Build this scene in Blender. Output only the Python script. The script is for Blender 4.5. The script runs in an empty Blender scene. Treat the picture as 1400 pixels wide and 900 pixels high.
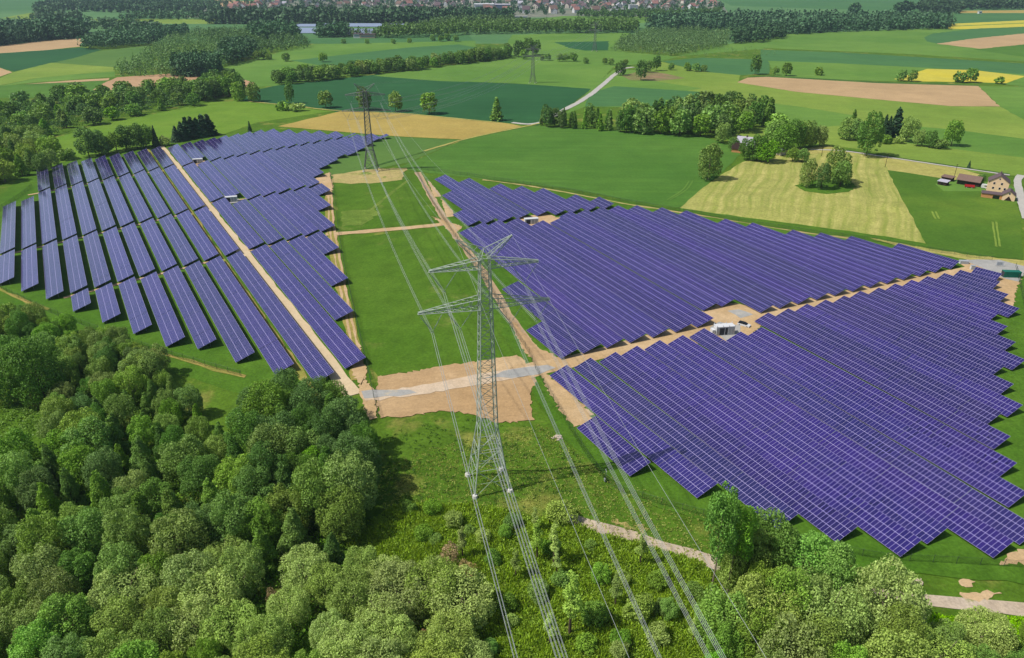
import bpy, math, random
import numpy as np
from mathutils import Vector, Matrix

random.seed(7)
RNG = np.random.default_rng(11)
scene = bpy.context.scene
COL = scene.collection
PI = math.pi

# ------------------------------------------------------------------ camera model (1400x900 photograph)
FPX = 1000.0
CAM_H = 118.0
PITCH = math.atan((450 + 45) / FPX)
SP, CP = math.sin(PITCH), math.cos(PITCH)

def G(x, y, z=0.0):
    """photo pixel -> point of the horizontal plane at height z"""
    a = (x - 700) / FPX; b = (y - 450) / FPX
    Z = (CAM_H - z) / (SP + b * CP)
    return a * Z, Z * (CP - b * SP)

def depth(X, Y, z=0.0):
    return Y * CP + (CAM_H - z) * SP

def PX(X, Y, z=0.0):
    d = CAM_H - z; Z = Y * CP + d * SP
    return 700 + FPX * X / Z, 450 + FPX * (d * CP - Y * SP) / Z

cam_d = bpy.data.cameras.new('camera')
cam = bpy.data.objects.new('camera', cam_d)
COL.objects.link(cam)
cam.location = (0, 0, CAM_H)
cam.rotation_euler = (PI / 2 - PITCH, 0, 0)
cam_d.sensor_width = 36; cam_d.lens = FPX / 1400 * 36
cam_d.clip_start = 1; cam_d.clip_end = 20000
scene.camera = cam

# ------------------------------------------------------------------ light
SUN_ELEV = math.radians(54)
SH_AZ = math.radians(12.5)              # shadows fall towards this azimuth (from +X)
sx, sy = -math.cos(SH_AZ), -math.sin(SH_AZ)
sun_dir = Vector((sx * math.cos(SUN_ELEV), sy * math.cos(SUN_ELEV), math.sin(SUN_ELEV)))
sun_d = bpy.data.lights.new('sun', 'SUN'); sun_d.energy = 4.3; sun_d.angle = math.radians(0.5)
sun_d.color = (1.0, 0.955, 0.88)
sun = bpy.data.objects.new('sun', sun_d); COL.objects.link(sun)
sun.rotation_euler = sun_dir.to_track_quat('Z', 'Y').to_euler()
sun.location = (-200, 0, 400)

world = bpy.data.worlds.new('World'); scene.world = world; world.use_nodes = True
wn = world.node_tree; wn.nodes.clear()
sky = wn.nodes.new('ShaderNodeTexSky'); sky.sky_type = 'NISHITA'; sky.sun_disc = False
sky.sun_elevation = SUN_ELEV; sky.sun_rotation = math.atan2(sx, sy)
sky.air_density = 1.0; sky.dust_density = 2.2; sky.ozone_density = 1.0
bg = wn.nodes.new('ShaderNodeBackground'); bg.inputs[1].default_value = 0.095
wo = wn.nodes.new('ShaderNodeOutputWorld')
wn.links.new(sky.outputs[0], bg.inputs[0]); wn.links.new(bg.outputs[0], wo.inputs[0])
vs = scene.view_settings
vs.view_transform = 'Standard'; vs.look = 'None'; vs.exposure = 0.0; vs.gamma = 1.0; vs.use_curve_mapping = False
scene.cycles.max_bounces = 5; scene.cycles.diffuse_bounces = 2; scene.cycles.glossy_bounces = 2
scene.cycles.transparent_max_bounces = 10; scene.cycles.transmission_bounces = 2; scene.cycles.volume_bounces = 0

# ------------------------------------------------------------------ colours and materials
K = 1.22
def lin(c):
    c = c / 255.0
    return c / 12.92 if c <= 0.04045 else ((c + 0.055) / 1.055) ** 2.4
def alb(rgb, k=K):
    return tuple(min(0.85, lin(c) / k) for c in rgb)

class NT:
    def __init__(s, name):
        s.m = bpy.data.materials.new(name); s.m.use_nodes = True
        s.t = s.m.node_tree; s.t.nodes.clear()
        s.out = s.t.nodes.new('ShaderNodeOutputMaterial')
    def n(s, t, **kw):
        x = s.t.nodes.new('ShaderNode' + t)
        for k, v in kw.items(): setattr(x, k, v)
        return x
    def l(s, a, b): s.t.links.new(a, b)
    def setin(s, sock, v):
        if hasattr(v, 'links'): s.l(v, sock)
        else: sock.default_value = v
    def math(s, op, a, b=None, c=None, clamp=False):
        x = s.n('Math', operation=op); x.use_clamp = clamp
        s.setin(x.inputs[0], a)
        if b is not None: s.setin(x.inputs[1], b)
        if c is not None: s.setin(x.inputs[2], c)
        return x.outputs[0]
    def mix(s, f, a, b, blend='MIX'):
        x = s.n('Mix', data_type='RGBA', blend_type=blend)
        s.setin(x.inputs[0], f)
        for k, v in ((6, a), (7, b)):
            s.setin(x.inputs[k], v if hasattr(v, 'links') else (*v[:3], 1.0))
        return x.outputs[2]
    def noise(s, vec, scale, detail=3, rough=0.55, dist=0.0):
        x = s.n('TexNoise'); x.inputs['Scale'].default_value = scale
        x.inputs['Detail'].default_value = detail; x.inputs['Roughness'].default_value = rough
        x.inputs['Distortion'].default_value = dist
        if vec is not None: s.l(vec, x.inputs['Vector'])
        return x.outputs['Fac']
    def rng(s, v, a, b, c=0.0, d=1.0, smooth=False):
        x = s.n('MapRange'); x.clamp = True
        if smooth: x.interpolation_type = 'SMOOTHSTEP'
        s.l(v, x.inputs[0])
        for k, q in zip((1, 2, 3, 4), (a, b, c, d)): x.inputs[k].default_value = q
        return x.outputs[0]
    def principled(s, base, rough=0.8, spec=0.2, metal=0.0, normal=None):
        p = s.n('BsdfPrincipled')
        s.setin(p.inputs['Base Color'], base if hasattr(base, 'links') else (*base[:3], 1.0))
        s.setin(p.inputs['Roughness'], rough); s.setin(p.inputs['Metallic'], metal)
        s.setin(p.inputs['Specular IOR Level'], spec)
        if normal is not None: s.l(normal, p.inputs['Normal'])
        return p.outputs[0]
    def finish(s, sh):
        s.l(sh, s.out.inputs['Surface']); return s.m

def mul(c, f): return tuple(min(0.9, x * f) for x in c)

def plain(name, rgb, rough=0.6, metal=0.0, spec=0.3, var=0.12, scale=3.0, k=K):
    t = NT(name); c = alb(rgb, k)
    g = t.n('NewGeometry')
    f = t.noise(g.outputs['Position'], scale, 3)
    col = t.mix(f, mul(c, 1 - var), mul(c, 1 + var))
    return t.finish(t.principled(col, rough, spec, metal))

def field_mat(name, rgb, rgb2=None, var=0.22, big=0.02, mid=0.15, fine=1.1, stripe=None, patch=None, k=K, bump=0.0, tram=None):
    """ground cover: patches, streaks along a working direction, and fine growth
    stripe = (azimuth deg, period m, strength, colour or None); patch = (rgb, scale, threshold, softness)"""
    t = NT(name); c = alb(rgb, k); c2 = alb(rgb2, k) if rgb2 else mul(c, 1.28)
    g = t.n('NewGeometry'); P = g.outputs['Position']
    fb = t.noise(P, big, 4, 0.6)
    fm = t.rng(t.noise(P, mid, 4, 0.65), 0.3, 0.7)
    ff = t.rng(t.noise(P, fine, 3, 0.7), 0.28, 0.72)
    col = t.mix(t.rng(fb, 0.32, 0.68, smooth=True), c, c2)
    if patch:
        fp = t.noise(P, patch[1], 5, 0.62)
        col = t.mix(t.rng(fp, patch[2], patch[2] + patch[3], smooth=True), col, alb(patch[0], k))
    if stripe:
        mp = t.n('Mapping'); mp.inputs['Rotation'].default_value = (0, 0, -math.radians(stripe[0]))
        t.l(P, mp.inputs['Vector'])
        sp = t.n('SeparateXYZ'); t.l(mp.outputs[0], sp.inputs[0])
        wob = t.math('MULTIPLY', t.noise(P, 0.012, 2), stripe[1] * 2.2)
        yy = t.math('ADD', sp.outputs[1], wob)
        s1 = t.math('SINE', t.math('MULTIPLY', yy, 2 * PI / stripe[1]))
        # streaks of uneven width and strength along the working direction
        cb = t.n('CombineXYZ'); t.l(t.math('MULTIPLY', sp.outputs[0], 0.006), cb.inputs[0]); t.l(t.math('MULTIPLY', yy, 1.1 / stripe[1]), cb.inputs[1])
        s2 = t.noise(cb.outputs[0], 2.0, 3, 0.65)
        w = t.math('ADD', t.math('MULTIPLY', s1, 0.12), t.math('MULTIPLY', t.math('SUBTRACT', s2, 0.5), 2.2))
        w = t.math('MULTIPLY', w, t.rng(fm, 0.25, 0.75, 0.5, 1.0))
        wf = t.math('MULTIPLY_ADD', w, stripe[2], 0.5 * stripe[2] if stripe[3] else 0.5, clamp=True)
        if stripe[3]: col = t.mix(wf, col, alb(stripe[3], k))
        else: col = t.mix(wf, t.mix(1.0, col, (0.72, 0.72, 0.72), 'MULTIPLY'), t.mix(1.0, col, (1.3, 1.3, 1.3), 'MULTIPLY'))
    if tram:       # paired wheel lines at the sprayer's spacing
        mp = t.n('Mapping'); mp.inputs['Rotation'].default_value = (0, 0, -math.radians(tram[0])); t.l(P, mp.inputs['Vector'])
        sp = t.n('SeparateXYZ'); t.l(mp.outputs[0], sp.inputs[0])
        yy = t.math('ADD', sp.outputs[1], t.math('MULTIPLY', t.noise(P, 0.004, 2), 30.0))
        fr = t.math('MULTIPLY', t.math('FRACT', t.math('DIVIDE', yy, tram[1])), tram[1])
        ln = t.math('MAXIMUM', t.math('COMPARE', fr, 3.0, 0.38), t.math('COMPARE', fr, 5.2, 0.38))
        col = t.mix(t.math('MULTIPLY', ln, tram[2]), col, t.mix(1.0, col, (1.5, 1.35, 1.25), 'MULTIPLY'))
    v = t.math('MULTIPLY_ADD', fm, var * 1.6, 1 - var * 0.8)
    v2 = t.math('MULTIPLY_ADD', ff, var * 2.4, 1 - var * 1.2)
    vv = t.math('MULTIPLY', v, v2)
    cc = t.n('CombineXYZ')
    for i in range(3): t.l(vv, cc.inputs[i])
    col = t.mix(1.0, col, cc.outputs[0], 'MULTIPLY')
    nrm = None
    if bump:
        b = t.n('Bump'); b.inputs['Strength'].default_value = bump; b.inputs['Distance'].default_value = 0.4
        t.l(t.noise(P, 1.6, 4, 0.7), b.inputs['Height']); nrm = b.outputs[0]
    return t.finish(t.principled(col, 0.95, 0.08, normal=nrm))

def leaf_mat(name, rgb, hue=0.03, val=0.25, trans=0.23, k=0.69):
    t = NT(name); c = alb(rgb, k)
    g = t.n('NewGeometry'); oi = t.n('ObjectInfo')
    r = g.outputs['Random Per Island']
    f = t.noise(g.outputs['Position'], 0.45, 2, 0.6)
    hs = t.n('HueSaturation')
    hs.inputs['Color'].default_value = (*c, 1)
    t.l(t.math('MULTIPLY_ADD', oi.outputs['Random'], hue * 2, 0.5 - hue), hs.inputs['Hue'])
    rv = t.math('FRACT', t.math('MULTIPLY', oi.outputs['Random'], 7.31))
    v = t.math('MULTIPLY_ADD', rv, val * 1.6, 1 - val * 0.8)
    v = t.math('MULTIPLY', v, t.math('MULTIPLY_ADD', r, 0.7, 0.65))
    v = t.math('MULTIPLY', v, t.math('MULTIPLY_ADD', f, 0.7, 0.65))
    t.l(v, hs.inputs['Value'])
    rs = t.math('FRACT', t.math('MULTIPLY', oi.outputs['Random'], 13.7))
    t.l(t.math('MULTIPLY_ADD', rs, 0.2, 0.95), hs.inputs['Saturation'])
    p = t.principled(hs.outputs[0], 0.6, 0.25)
    tr = t.n('BsdfTranslucent'); t.l(t.mix(1.0, hs.outputs[0], (1.25, 1.2, 0.55), 'MULTIPLY'), tr.inputs[0])
    mx = t.n('MixShader'); mx.inputs[0].default_value = trans
    t.l(p, mx.inputs[1]); t.l(tr.outputs[0], mx.inputs[2])
    return t.finish(mx.outputs[0])

def panel_mat():
    """glass modules 1 m x 2 m in aluminium frames; UV in metres"""
    t = NT('solar_glass')
    uv = t.n('UVMap'); sp = t.n('SeparateXYZ'); t.l(uv.outputs[0], sp.inputs[0])
    u, v = sp.outputs[0], sp.outputs[1]
    fu = t.math('FRACT', u); fv = t.math('FRACT', t.math('DIVIDE', v, 2.0))
    du = t.math('MINIMUM', fu, t.math('SUBTRACT', 1.0, fu))
    dv = t.math('MULTIPLY', t.math('MINIMUM', fv, t.math('SUBTRACT', 1.0, fv)), 2.0)
    frame = t.math('MAXIMUM', t.math('LESS_THAN', du, 0.030), t.math('LESS_THAN', dv, 0.046))
    # cell grid 6 x 12, hair-thin
    cu = t.math('FRACT', t.math('MULTIPLY', u, 6.0)); cv = t.math('FRACT', t.math('MULTIPLY', v, 6.0))
    cell = t.math('MAXIMUM', t.math('LESS_THAN', cu, 0.04), t.math('LESS_THAN', cv, 0.04))
    cb = t.n('CombineXYZ'); t.l(t.math('FLOOR', u), cb.inputs[0]); t.l(t.math('FLOOR', t.math('DIVIDE', v, 2.0)), cb.inputs[1])
    oi = t.n('ObjectInfo'); t.l(t.math('MULTIPLY', oi.outputs['Random'], 97.0), cb.inputs[2])
    wnz = t.n('TexWhiteNoise'); t.l(cb.outputs[0], wnz.inputs['Vector'])
    g = t.n('NewGeometry'); big = t.noise(g.outputs['Position'], 0.03, 3)
    base = t.mix(wnz.outputs['Value'], (0.013, 0.009, 0.082), (0.023, 0.014, 0.118))
    base = t.mix(t.math('MULTIPLY', t.rng(big, 0.45, 0.75), 0.5), base, (0.045, 0.022, 0.14))
    rv = t.math('MULTIPLY_ADD', oi.outputs['Random'], 0.5, 0.75)
    cv3 = t.n('CombineXYZ'); t.l(rv, cv3.inputs[0]); t.l(t.math('MULTIPLY_ADD', t.math('FRACT', t.math('MULTIPLY', oi.outputs['Random'], 5.7)), 0.5, 0.8), cv3.inputs[1]); t.l(rv, cv3.inputs[2])
    base = t.mix(1.0, base, cv3.outputs[0], 'MULTIPLY')
    base = t.mix(t.rng(t.noise(g.outputs['Position'], 0.35, 4), 0.5, 0.8, 0.0, 0.12), base, (0.14, 0.12, 0.15))
    base = t.mix(t.math('MULTIPLY', cell, 0.25), base, (0.16, 0.14, 0.3))
    col = t.mix(frame, base, (0.46, 0.43, 0.60))
    rough = t.math('MULTIPLY_ADD', frame, 0.25, 0.16)
    p = t.n('BsdfPrincipled'); t.l(col, p.inputs['Base Color']); t.l(rough, p.inputs['Roughness'])
    p.inputs['Specular IOR Level'].default_value = 0.6
    p.inputs['Coat Weight'].default_value = 1.0; p.inputs['Coat IOR'].default_value = 1.65; p.inputs['Coat Roughness'].default_value = 0.1; p.inputs['Coat Tint'].default_value = (0.86, 0.82, 1.0, 1)
    return t.finish(p.outputs[0])

def mesh_wire_mat():
    """welded wire mesh: fine grid of wire with open cells (UV in metres)"""
    t = NT('fence_wire_mesh')
    uv = t.n('UVMap'); sp = t.n('SeparateXYZ'); t.l(uv.outputs[0], sp.inputs[0])
    a = t.math('LESS_THAN', t.math('FRACT', t.math('MULTIPLY', sp.outputs[0], 12.0)), 0.11)
    b = t.math('LESS_THAN', t.math('FRACT', t.math('MULTIPLY', sp.outputs[1], 8.0)), 0.11)
    p = t.principled(alb((52, 70, 52)), 0.5, 0.3, 0.2)
    tr = t.n('BsdfTransparent'); mx = t.n('MixShader')
    t.l(t.math('MAXIMUM', a, b), mx.inputs[0]); t.l(tr.outputs[0], mx.inputs[1]); t.l(p, mx.inputs[2])
    return t.finish(mx.outputs[0])

M = {}
M['panel'] = panel_mat()
M['alu'] = plain('galvanised_steel', (168, 172, 176), 0.45, 0.6, 0.5, 0.08)
M['pylon'] = plain('weathered_green_grey_steel', (176, 190, 176), 0.55, 0.1, 0.3, 0.22, 0.8)
M['pylon_grey'] = plain('weathered_grey_steel', (108, 114, 112), 0.55, 0.1, 0.3, 0.2, 0.8)
M['wire'] = plain('aluminium_conductor', (184, 190, 190), 0.45, 0.3, 0.4, 0.05)
M['insul'] = plain('glazed_insulator', (150, 165, 160), 0.3, 0, 0.5)
M['concrete'] = plain('pale_concrete', (225, 222, 214), 0.85, 0, 0.2, 0.1)
M['fence_post'] = plain('green_fence_steel', (70, 88, 72), 0.5, 0.2, 0.3)
M['mesh'] = mesh_wire_mat()
M['white'] = plain('white_paint', (222, 224, 226), 0.45, 0, 0.4, 0.05)
M['lightgrey'] = plain('light_grey_paint', (172, 178, 184), 0.5, 0, 0.4, 0.06)
M['darkgrey'] = plain('dark_grey_louvre', (58, 62, 70), 0.6, 0, 0.3, 0.1)
M['black'] = plain('black_trim', (18, 18, 20), 0.35, 0, 0.5, 0.1)
M['glass'] = plain('dark_window_glass', (22, 26, 34), 0.08, 0, 0.8, 0.1)
M['green_paint'] = plain('green_container_paint', (18, 112, 92), 0.5, 0, 0.4, 0.08)
M['bark'] = plain('bark', (96, 84, 68), 0.95, 0, 0.1, 0.3, 2.0)
M['barkgrey'] = plain('pale_bark', (140, 128, 110), 0.95, 0, 0.1, 0.3, 2.0)
M['peach'] = plain('peach_render', (246, 212, 174), 0.9, 0, 0.1, 0.06, 0.6)
M['woodwall'] = plain('orange_timber_boards', (206, 150, 98), 0.85, 0, 0.1, 0.15, 1.0)
M['darkwood'] = plain('dark_timber', (62, 50, 44), 0.9, 0, 0.1, 0.2, 1.0)
M['slate'] = plain('grey_brown_roof_tiles', (108, 92, 96), 0.85, 0, 0.15, 0.18, 1.2)
M['brownroof'] = plain('weathered_brown_roof', (128, 106, 96), 0.85, 0, 0.15, 0.2, 0.8)
M['greyroof'] = plain('pale_grey_roof', (188, 186, 198), 0.7, 0, 0.2, 0.12, 0.8)
M['redpaint'] = plain('red_paint', (190, 40, 44), 0.5, 0, 0.4, 0.1)
M['rock'] = plain('pale_field_stone', (206, 190, 170), 0.95, 0, 0.1, 0.25, 2.0)
M['tyre'] = plain('tyre_rubber', (26, 26, 27), 0.9, 0, 0.1)
M['redroof'] = plain('red_roof_tiles', (158, 116, 108), 0.9, 0, 0.1, 0.15, 0.2)
M['townwall'] = plain('pale_house_render', (222, 212, 200), 0.9, 0, 0.1, 0.1, 0.05)
M['townwall2'] = plain('cream_house_render', (206, 186, 160), 0.9, 0, 0.1, 0.1, 0.05)
M['blueroof'] = plain('blue_grey_hall_cladding', (120, 140, 165), 0.6, 0, 0.3, 0.1, 0.05)
# foliage (kinds)
M['lf_mid'] = leaf_mat('leaf_mid_green', (104, 134, 60), hue=0.012)
M['lf_dark'] = leaf_mat('leaf_dark_green', (84, 114, 54), hue=0.012)
M['lf_olive'] = leaf_mat('leaf_olive', (114, 136, 66), hue=0.01)
M['lf_willow'] = leaf_mat('leaf_willow_grey_green', (134, 154, 82), hue=0.01)
M['lf_bright'] = leaf_mat('leaf_bright_green', (106, 144, 58), hue=0.012)
M['lf_conifer'] = leaf_mat('needle_dark_green', (50, 76, 48), hue=0.01, trans=0.08)
M['lf_young'] = leaf_mat('needle_young_green', (90, 114, 64), hue=0.01, trans=0.12)
M['lf_far'] = leaf_mat('leaf_far_green', (78, 106, 58), hue=0.014, val=0.35)
M['lf_fardark'] = leaf_mat('leaf_far_dark', (58, 88, 54), hue=0.012, val=0.3, trans=0.1)
M['lf_spruce'] = leaf_mat('far_spruce_needles', (60, 90, 58), hue=0.012, val=0.3, trans=0.05)
M['lf_herb'] = leaf_mat('herb_leaf', (124, 158, 56), hue=0.02, trans=0.3)
M['lf_herb2'] = leaf_mat('rank_grass_leaf', (138, 158, 70), hue=0.02, trans=0.3)
M['lf_dry'] = leaf_mat('dry_twig_brown', (140, 118, 88), hue=0.02, trans=0.1)

# ------------------------------------------------------------------ mesh helpers
class MB:
    def __init__(s): s.v = []; s.f = []; s.mi = []; s.uv = {}; s.m = 0
    def quad(s, pts, uv=None):
        n = len(s.v); s.v += [tuple(p) for p in pts]; s.f.append(tuple(range(n, n + len(pts)))); s.mi.append(s.m)
        if uv: s.uv[len(s.f) - 1] = uv
    def box(s, x0, x1, y0, y1, z0, z1):
        n = len(s.v)
        s.v += [(x0, y0, z0), (x1, y0, z0), (x1, y1, z0), (x0, y1, z0), (x0, y0, z1), (x1, y0, z1), (x1, y1, z1), (x0, y1, z1)]
        for q in ((0, 3, 2, 1), (4, 5, 6, 7), (0, 1, 5, 4), (1, 2, 6, 5), (2, 3, 7, 6), (3, 0, 4, 7)):
            s.f.append(tuple(n + i for i in q)); s.mi.append(s.m)
    def bar(s, a, b, r, sides=4, r2=None, caps=True):
        a = Vector(a); b = Vector(b); d = b - a
        if d.length < 1e-6: return
        d.normalize(); u = d.orthogonal().normalized(); w = d.cross(u); n = len(s.v)
        r2 = r if r2 is None else r2
        for p, rr in ((a, r), (b, r2)):
            for i in range(sides):
                t = 2 * PI * (i + 0.5) / sides
                s.v.append(tuple(p + (u * math.cos(t) + w * math.sin(t)) * rr))
        for i in range(sides):
            j = (i + 1) % sides
            s.f.append((n + i, n + j, n + sides + j, n + sides + i)); s.mi.append(s.m)
        if caps:
            s.f.append(tuple(n + i for i in reversed(range(sides)))); s.mi.append(s.m)
            s.f.append(tuple(n + sides + i for i in range(sides))); s.mi.append(s.m)
    def prism(s, prof, y0, y1):
        """closed profile in x,z extruded along y"""
        n = len(s.v); k = len(prof)
        s.v += [(x, y0, z) for x, z in prof] + [(x, y1, z) for x, z in prof]
        for i in range(k):
            j = (i + 1) % k
            s.f.append((n + i, n + k + i, n + k + j, n + j)); s.mi.append(s.m)
        s.f.append(tuple(n + i for i in range(k))); s.mi.append(s.m)
        s.f.append(tuple(n + k + i for i in reversed(range(k)))); s.mi.append(s.m)
    def mesh(s, name, mats):
        me = bpy.data.meshes.new(name); me.from_pydata(s.v, [], s.f)
        if not isinstance(mats, (list, tuple)): mats = [mats]
        for m in mats: me.materials.append(m)
        if len(mats) > 1: me.polygons.foreach_set('material_index', s.mi)
        if s.uv:
            L = me.uv_layers.new(name='UVMap')
            for fi, uv in s.uv.items():
                for li, c in zip(me.polygons[fi].loop_indices, uv): L.data[li].uv = c
        me.update(); return me

def tag(o, label=None, cat=None, group=None, kind=None):
    if label: o['label'] = label
    if cat: o['category'] = cat
    if group: o['group'] = group
    if kind: o['kind'] = kind
    return o
def link(name, me, parent=None, loc=None, rz=None):
    o = bpy.data.objects.new(name, me); COL.objects.link(o)
    if parent is not None: o.parent = parent
    if loc is not None: o.location = loc
    if rz is not None: o.rotation_euler = (0, 0, rz)
    return o
def root(name, label, cat, loc, rz=0.0, group=None):
    o = link(name, None, None, loc, rz); o.empty_display_size = 1
    return tag(o, label, cat, group)

def np_mesh(name, V, F, mat):
    """V (n,3), F (m,4) numpy quads"""
    me = bpy.data.meshes.new(name)
    me.vertices.add(len(V)); me.vertices.foreach_set('co', np.ascontiguousarray(V, np.float32).ravel())
    m = len(F); me.loops.add(m * 4); me.loops.foreach_set('vertex_index', np.ascontiguousarray(F, np.int32).ravel())
    me.polygons.add(m); me.polygons.foreach_set('loop_start', np.arange(0, m * 4, 4, dtype=np.int32))
    me.polygons.foreach_set('loop_total', np.full(m, 4, np.int32))
    mats = mat if isinstance(mat, (list, tuple)) else [mat]
    for q in mats: me.materials.append(q)
    me.update(calc_edges=True); me.validate(); return me

ORD = ['first', 'second', 'third', 'fourth', 'fifth', 'sixth', 'seventh', 'eighth', 'ninth', 'tenth', 'eleventh', 'twelfth', 'thirteenth',
       'fourteenth', 'fifteenth', 'sixteenth', 'seventeenth', 'eighteenth', 'nineteenth']
def ordinal(i):
    i -= 1
    if i < 19: return ORD[i]
    tens = {2: 'twent', 3: 'thirt', 4: 'fort', 5: 'fift', 6: 'sixt', 7: 'sevent'}
    n = i + 1
    if n % 10 == 0: return tens[n // 10] + 'ieth'
    return tens[n // 10] + 'y-' + ORD[n % 10 - 1]

# ------------------------------------------------------------------ ground
def densify(pts, step, jit, closed=True, seed=0):
    r = random.Random(seed); out = []; n = len(pts)
    for i in range(n if closed else n - 1):
        a = pts[i]; b = pts[(i + 1) % n]; L = math.dist(a, b); k = max(1, min(70, int(L / step)))
        for j in range(k):
            t = j / k; x = a[0] + (b[0] - a[0]) * t; y = a[1] + (b[1] - a[1]) * t
            if jit and j: x += r.gauss(0, jit); y += r.gauss(0, jit)
            out.append((x, y))
    if not closed: out.append(pts[-1])
    return out

LAYER = [0]; SHEETS = []
def sheet(name, pts, mat, layer, jit=0.0, step=6.0):
    """ground cover polygon (world xy), a few cm above the one below"""
    LAYER[0] += 1
    z = 0.0
    P = densify(pts, step, jit, True, LAYER[0]) if jit else pts
    area = sum(P[i][0] * P[(i + 1) % len(P)][1] - P[(i + 1) % len(P)][0] * P[i][1] for i in range(len(P)))
    if area < 0: P = P[::-1]
    me = bpy.data.meshes.new(name); me.from_pydata([(x, y, z) for x, y in P], [], [tuple(range(len(P)))])
    me.materials.append(mat); me.update()
    o = tag(link(name, me), kind='structure'); SHEETS.append((layer, LAYER[0], o)); return o
def psheet(name, px, mat, layer, jit=0.0, step=6.0):
    return sheet(name, [G(*p) for p in px], mat, layer, jit, step)
def ribbon(name, px, width, mat, layer, jit=0.25, world=False, step=5.0):
    P = [p if world else G(*p) for p in px]
    P = densify(P, step, 0, False)
    # light smoothing
    for _ in range(3):
        P = [P[0]] + [((P[i - 1][0] + 2 * P[i][0] + P[i + 1][0]) / 4, (P[i - 1][1] + 2 * P[i][1] + P[i + 1][1]) / 4) for i in range(1, len(P) - 1)] + [P[-1]]
    L, R = [], []; r = random.Random(len(P))
    for i, p in enumerate(P):
        a = P[max(0, i - 1)]; b = P[min(len(P) - 1, i + 1)]; d = math.atan2(b[1] - a[1], b[0] - a[0])
        w = width / 2
        L.append((p[0] - math.sin(d) * (w + r.gauss(0, jit)), p[1] + math.cos(d) * (w + r.gauss(0, jit))))
        R.append((p[0] + math.sin(d) * (w + r.gauss(0, jit)), p[1] - math.cos(d) * (w + r.gauss(0, jit))))
    LAYER[0] += 1; z = 0.0
    n = len(P); v = [(x, y, z) for x, y in L] + [(x, y, z) for x, y in R]
    f = [(i, n + i, n + i + 1, i + 1) for i in range(n - 1)]
    me = bpy.data.meshes.new(name); me.from_pydata(v, [], f); me.materials.append(mat); me.update()
    o = tag(link(name, me), kind='structure'); SHEETS.append((layer, LAYER[0], o)); return o

F = {}
F['base'] = field_mat('meadow_grass', (80, 114, 30), (92, 124, 36), 0.24, 0.015, 0.12, 0.9, patch=((136, 140, 66), 0.055, 0.53, 0.16), bump=0.5)
F['solar_grass'] = field_mat('young_grass_under_tables', (74, 114, 30), (86, 122, 36), 0.22, 0.03, 0.2, 1.2, patch=((128, 130, 70), 0.05, 0.68, 0.1), bump=0.4)
F['centre'] = field_mat('even_crop_green', (76, 118, 44), (88, 128, 50), 0.12, 0.008, 0.05, 0.6, stripe=(-2, 10, 0.3, None), tram=(-2, 24, 0.45))
F['strip_grass'] = field_mat('corridor_grass', (78, 114, 30), (88, 122, 36), 0.2, 0.02, 0.12, 1.0, stripe=(70, 6, 0.3, None), patch=((112, 130, 56), 0.05, 0.58, 0.14), bump=0.25)
F['teal'] = field_mat('dark_cereal_green', (46, 92, 54), (52, 100, 58), 0.08, 0.006, 0.05, 0.5, stripe=(0, 14, 0.3, None), tram=(0, 26, 0.4))
F['teal2'] = field_mat('blue_green_cereal', (72, 116, 68), (80, 124, 70), 0.08, 0.006, 0.05, 0.5, stripe=(-12, 16, 0.3, None), tram=(-12, 26, 0.4))
F['light'] = field_mat('light_meadow_green', (94, 134, 54), (110, 146, 62), 0.1, 0.006, 0.05, 0.5, stripe=(8, 14, 0.35, None))
F['yellowgreen'] = field_mat('yellow_green_meadow', (118, 146, 58), (134, 156, 66), 0.12, 0.008, 0.06, 0.5, stripe=(-10, 9, 0.3, None))
F['meadow'] = field_mat('bright_mown_meadow', (98, 136, 42), (114, 146, 50), 0.12, 0.01, 0.06, 0.5, stripe=(10, 8, 0.25, None))
F['olivegreen'] = field_mat('olive_slope_grass', (86, 122, 56), (96, 130, 60), 0.1, 0.008, 0.05, 0.5)
F['straw'] = field_mat('straw_yellow_field', (178, 154, 84), (188, 164, 92), 0.12, 0.01, 0.06, 0.5, stripe=(2, 12, 0.3, (150, 150, 72)))
F['tan'] = field_mat('bare_tan_soil', (182, 154, 114), (194, 164, 122), 0.1, 0.01, 0.05, 0.6, stripe=(-5, 10, 0.2, None), patch=((160, 148, 104), 0.02, 0.6, 0.15))
F['brown'] = field_mat('brown_ploughed_soil', (178, 144, 110), (190, 156, 120), 0.1, 0.01, 0.06, 0.5, stripe=(8, 10, 0.2, None))
F['rape'] = field_mat('rapeseed_bloom', (208, 194, 66), (196, 188, 78), 0.1, 0.012, 0.06, 0.5, patch=((170, 178, 60), 0.03, 0.62, 0.15))
F['mown'] = field_mat('mown_hay_meadow', (120, 140, 54), (142, 154, 66), 0.18, 0.02, 0.1, 0.8, stripe=(67, 6.5, 0.85, (198, 188, 116)))
F['hay2'] = field_mat('hay_verge', (168, 164, 88), (180, 172, 100), 0.2, 0.03, 0.15, 0.8)
F['fourteen'] = field_mat('lush_pasture', (76, 112, 36), (88, 122, 40), 0.14, 0.012, 0.06, 0.6, patch=((104, 132, 44), 0.012, 0.5, 0.2))
F['dirt'] = field_mat('sandy_subsoil', (192, 162, 118), (206, 178, 138), 0.14, 0.05, 0.3, 1.6, patch=((180, 160, 118), 0.08, 0.58, 0.14))
F['dirt2'] = field_mat('worked_topsoil', (182, 150, 108), (192, 162, 122), 0.12, 0.03, 0.2, 1.4, stripe=(8, 2.6, 0.22, None), patch=((208, 176, 134), 0.06, 0.6, 0.14))
F['track'] = field_mat('pinkish_earth_track', (178, 152, 118), (190, 166, 134), 0.14, 0.06, 0.3, 1.5)
F['roadpale'] = field_mat('pale_crushed_road', (212, 190, 152), (218, 198, 164), 0.08, 0.05, 0.3, 1.5)
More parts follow.
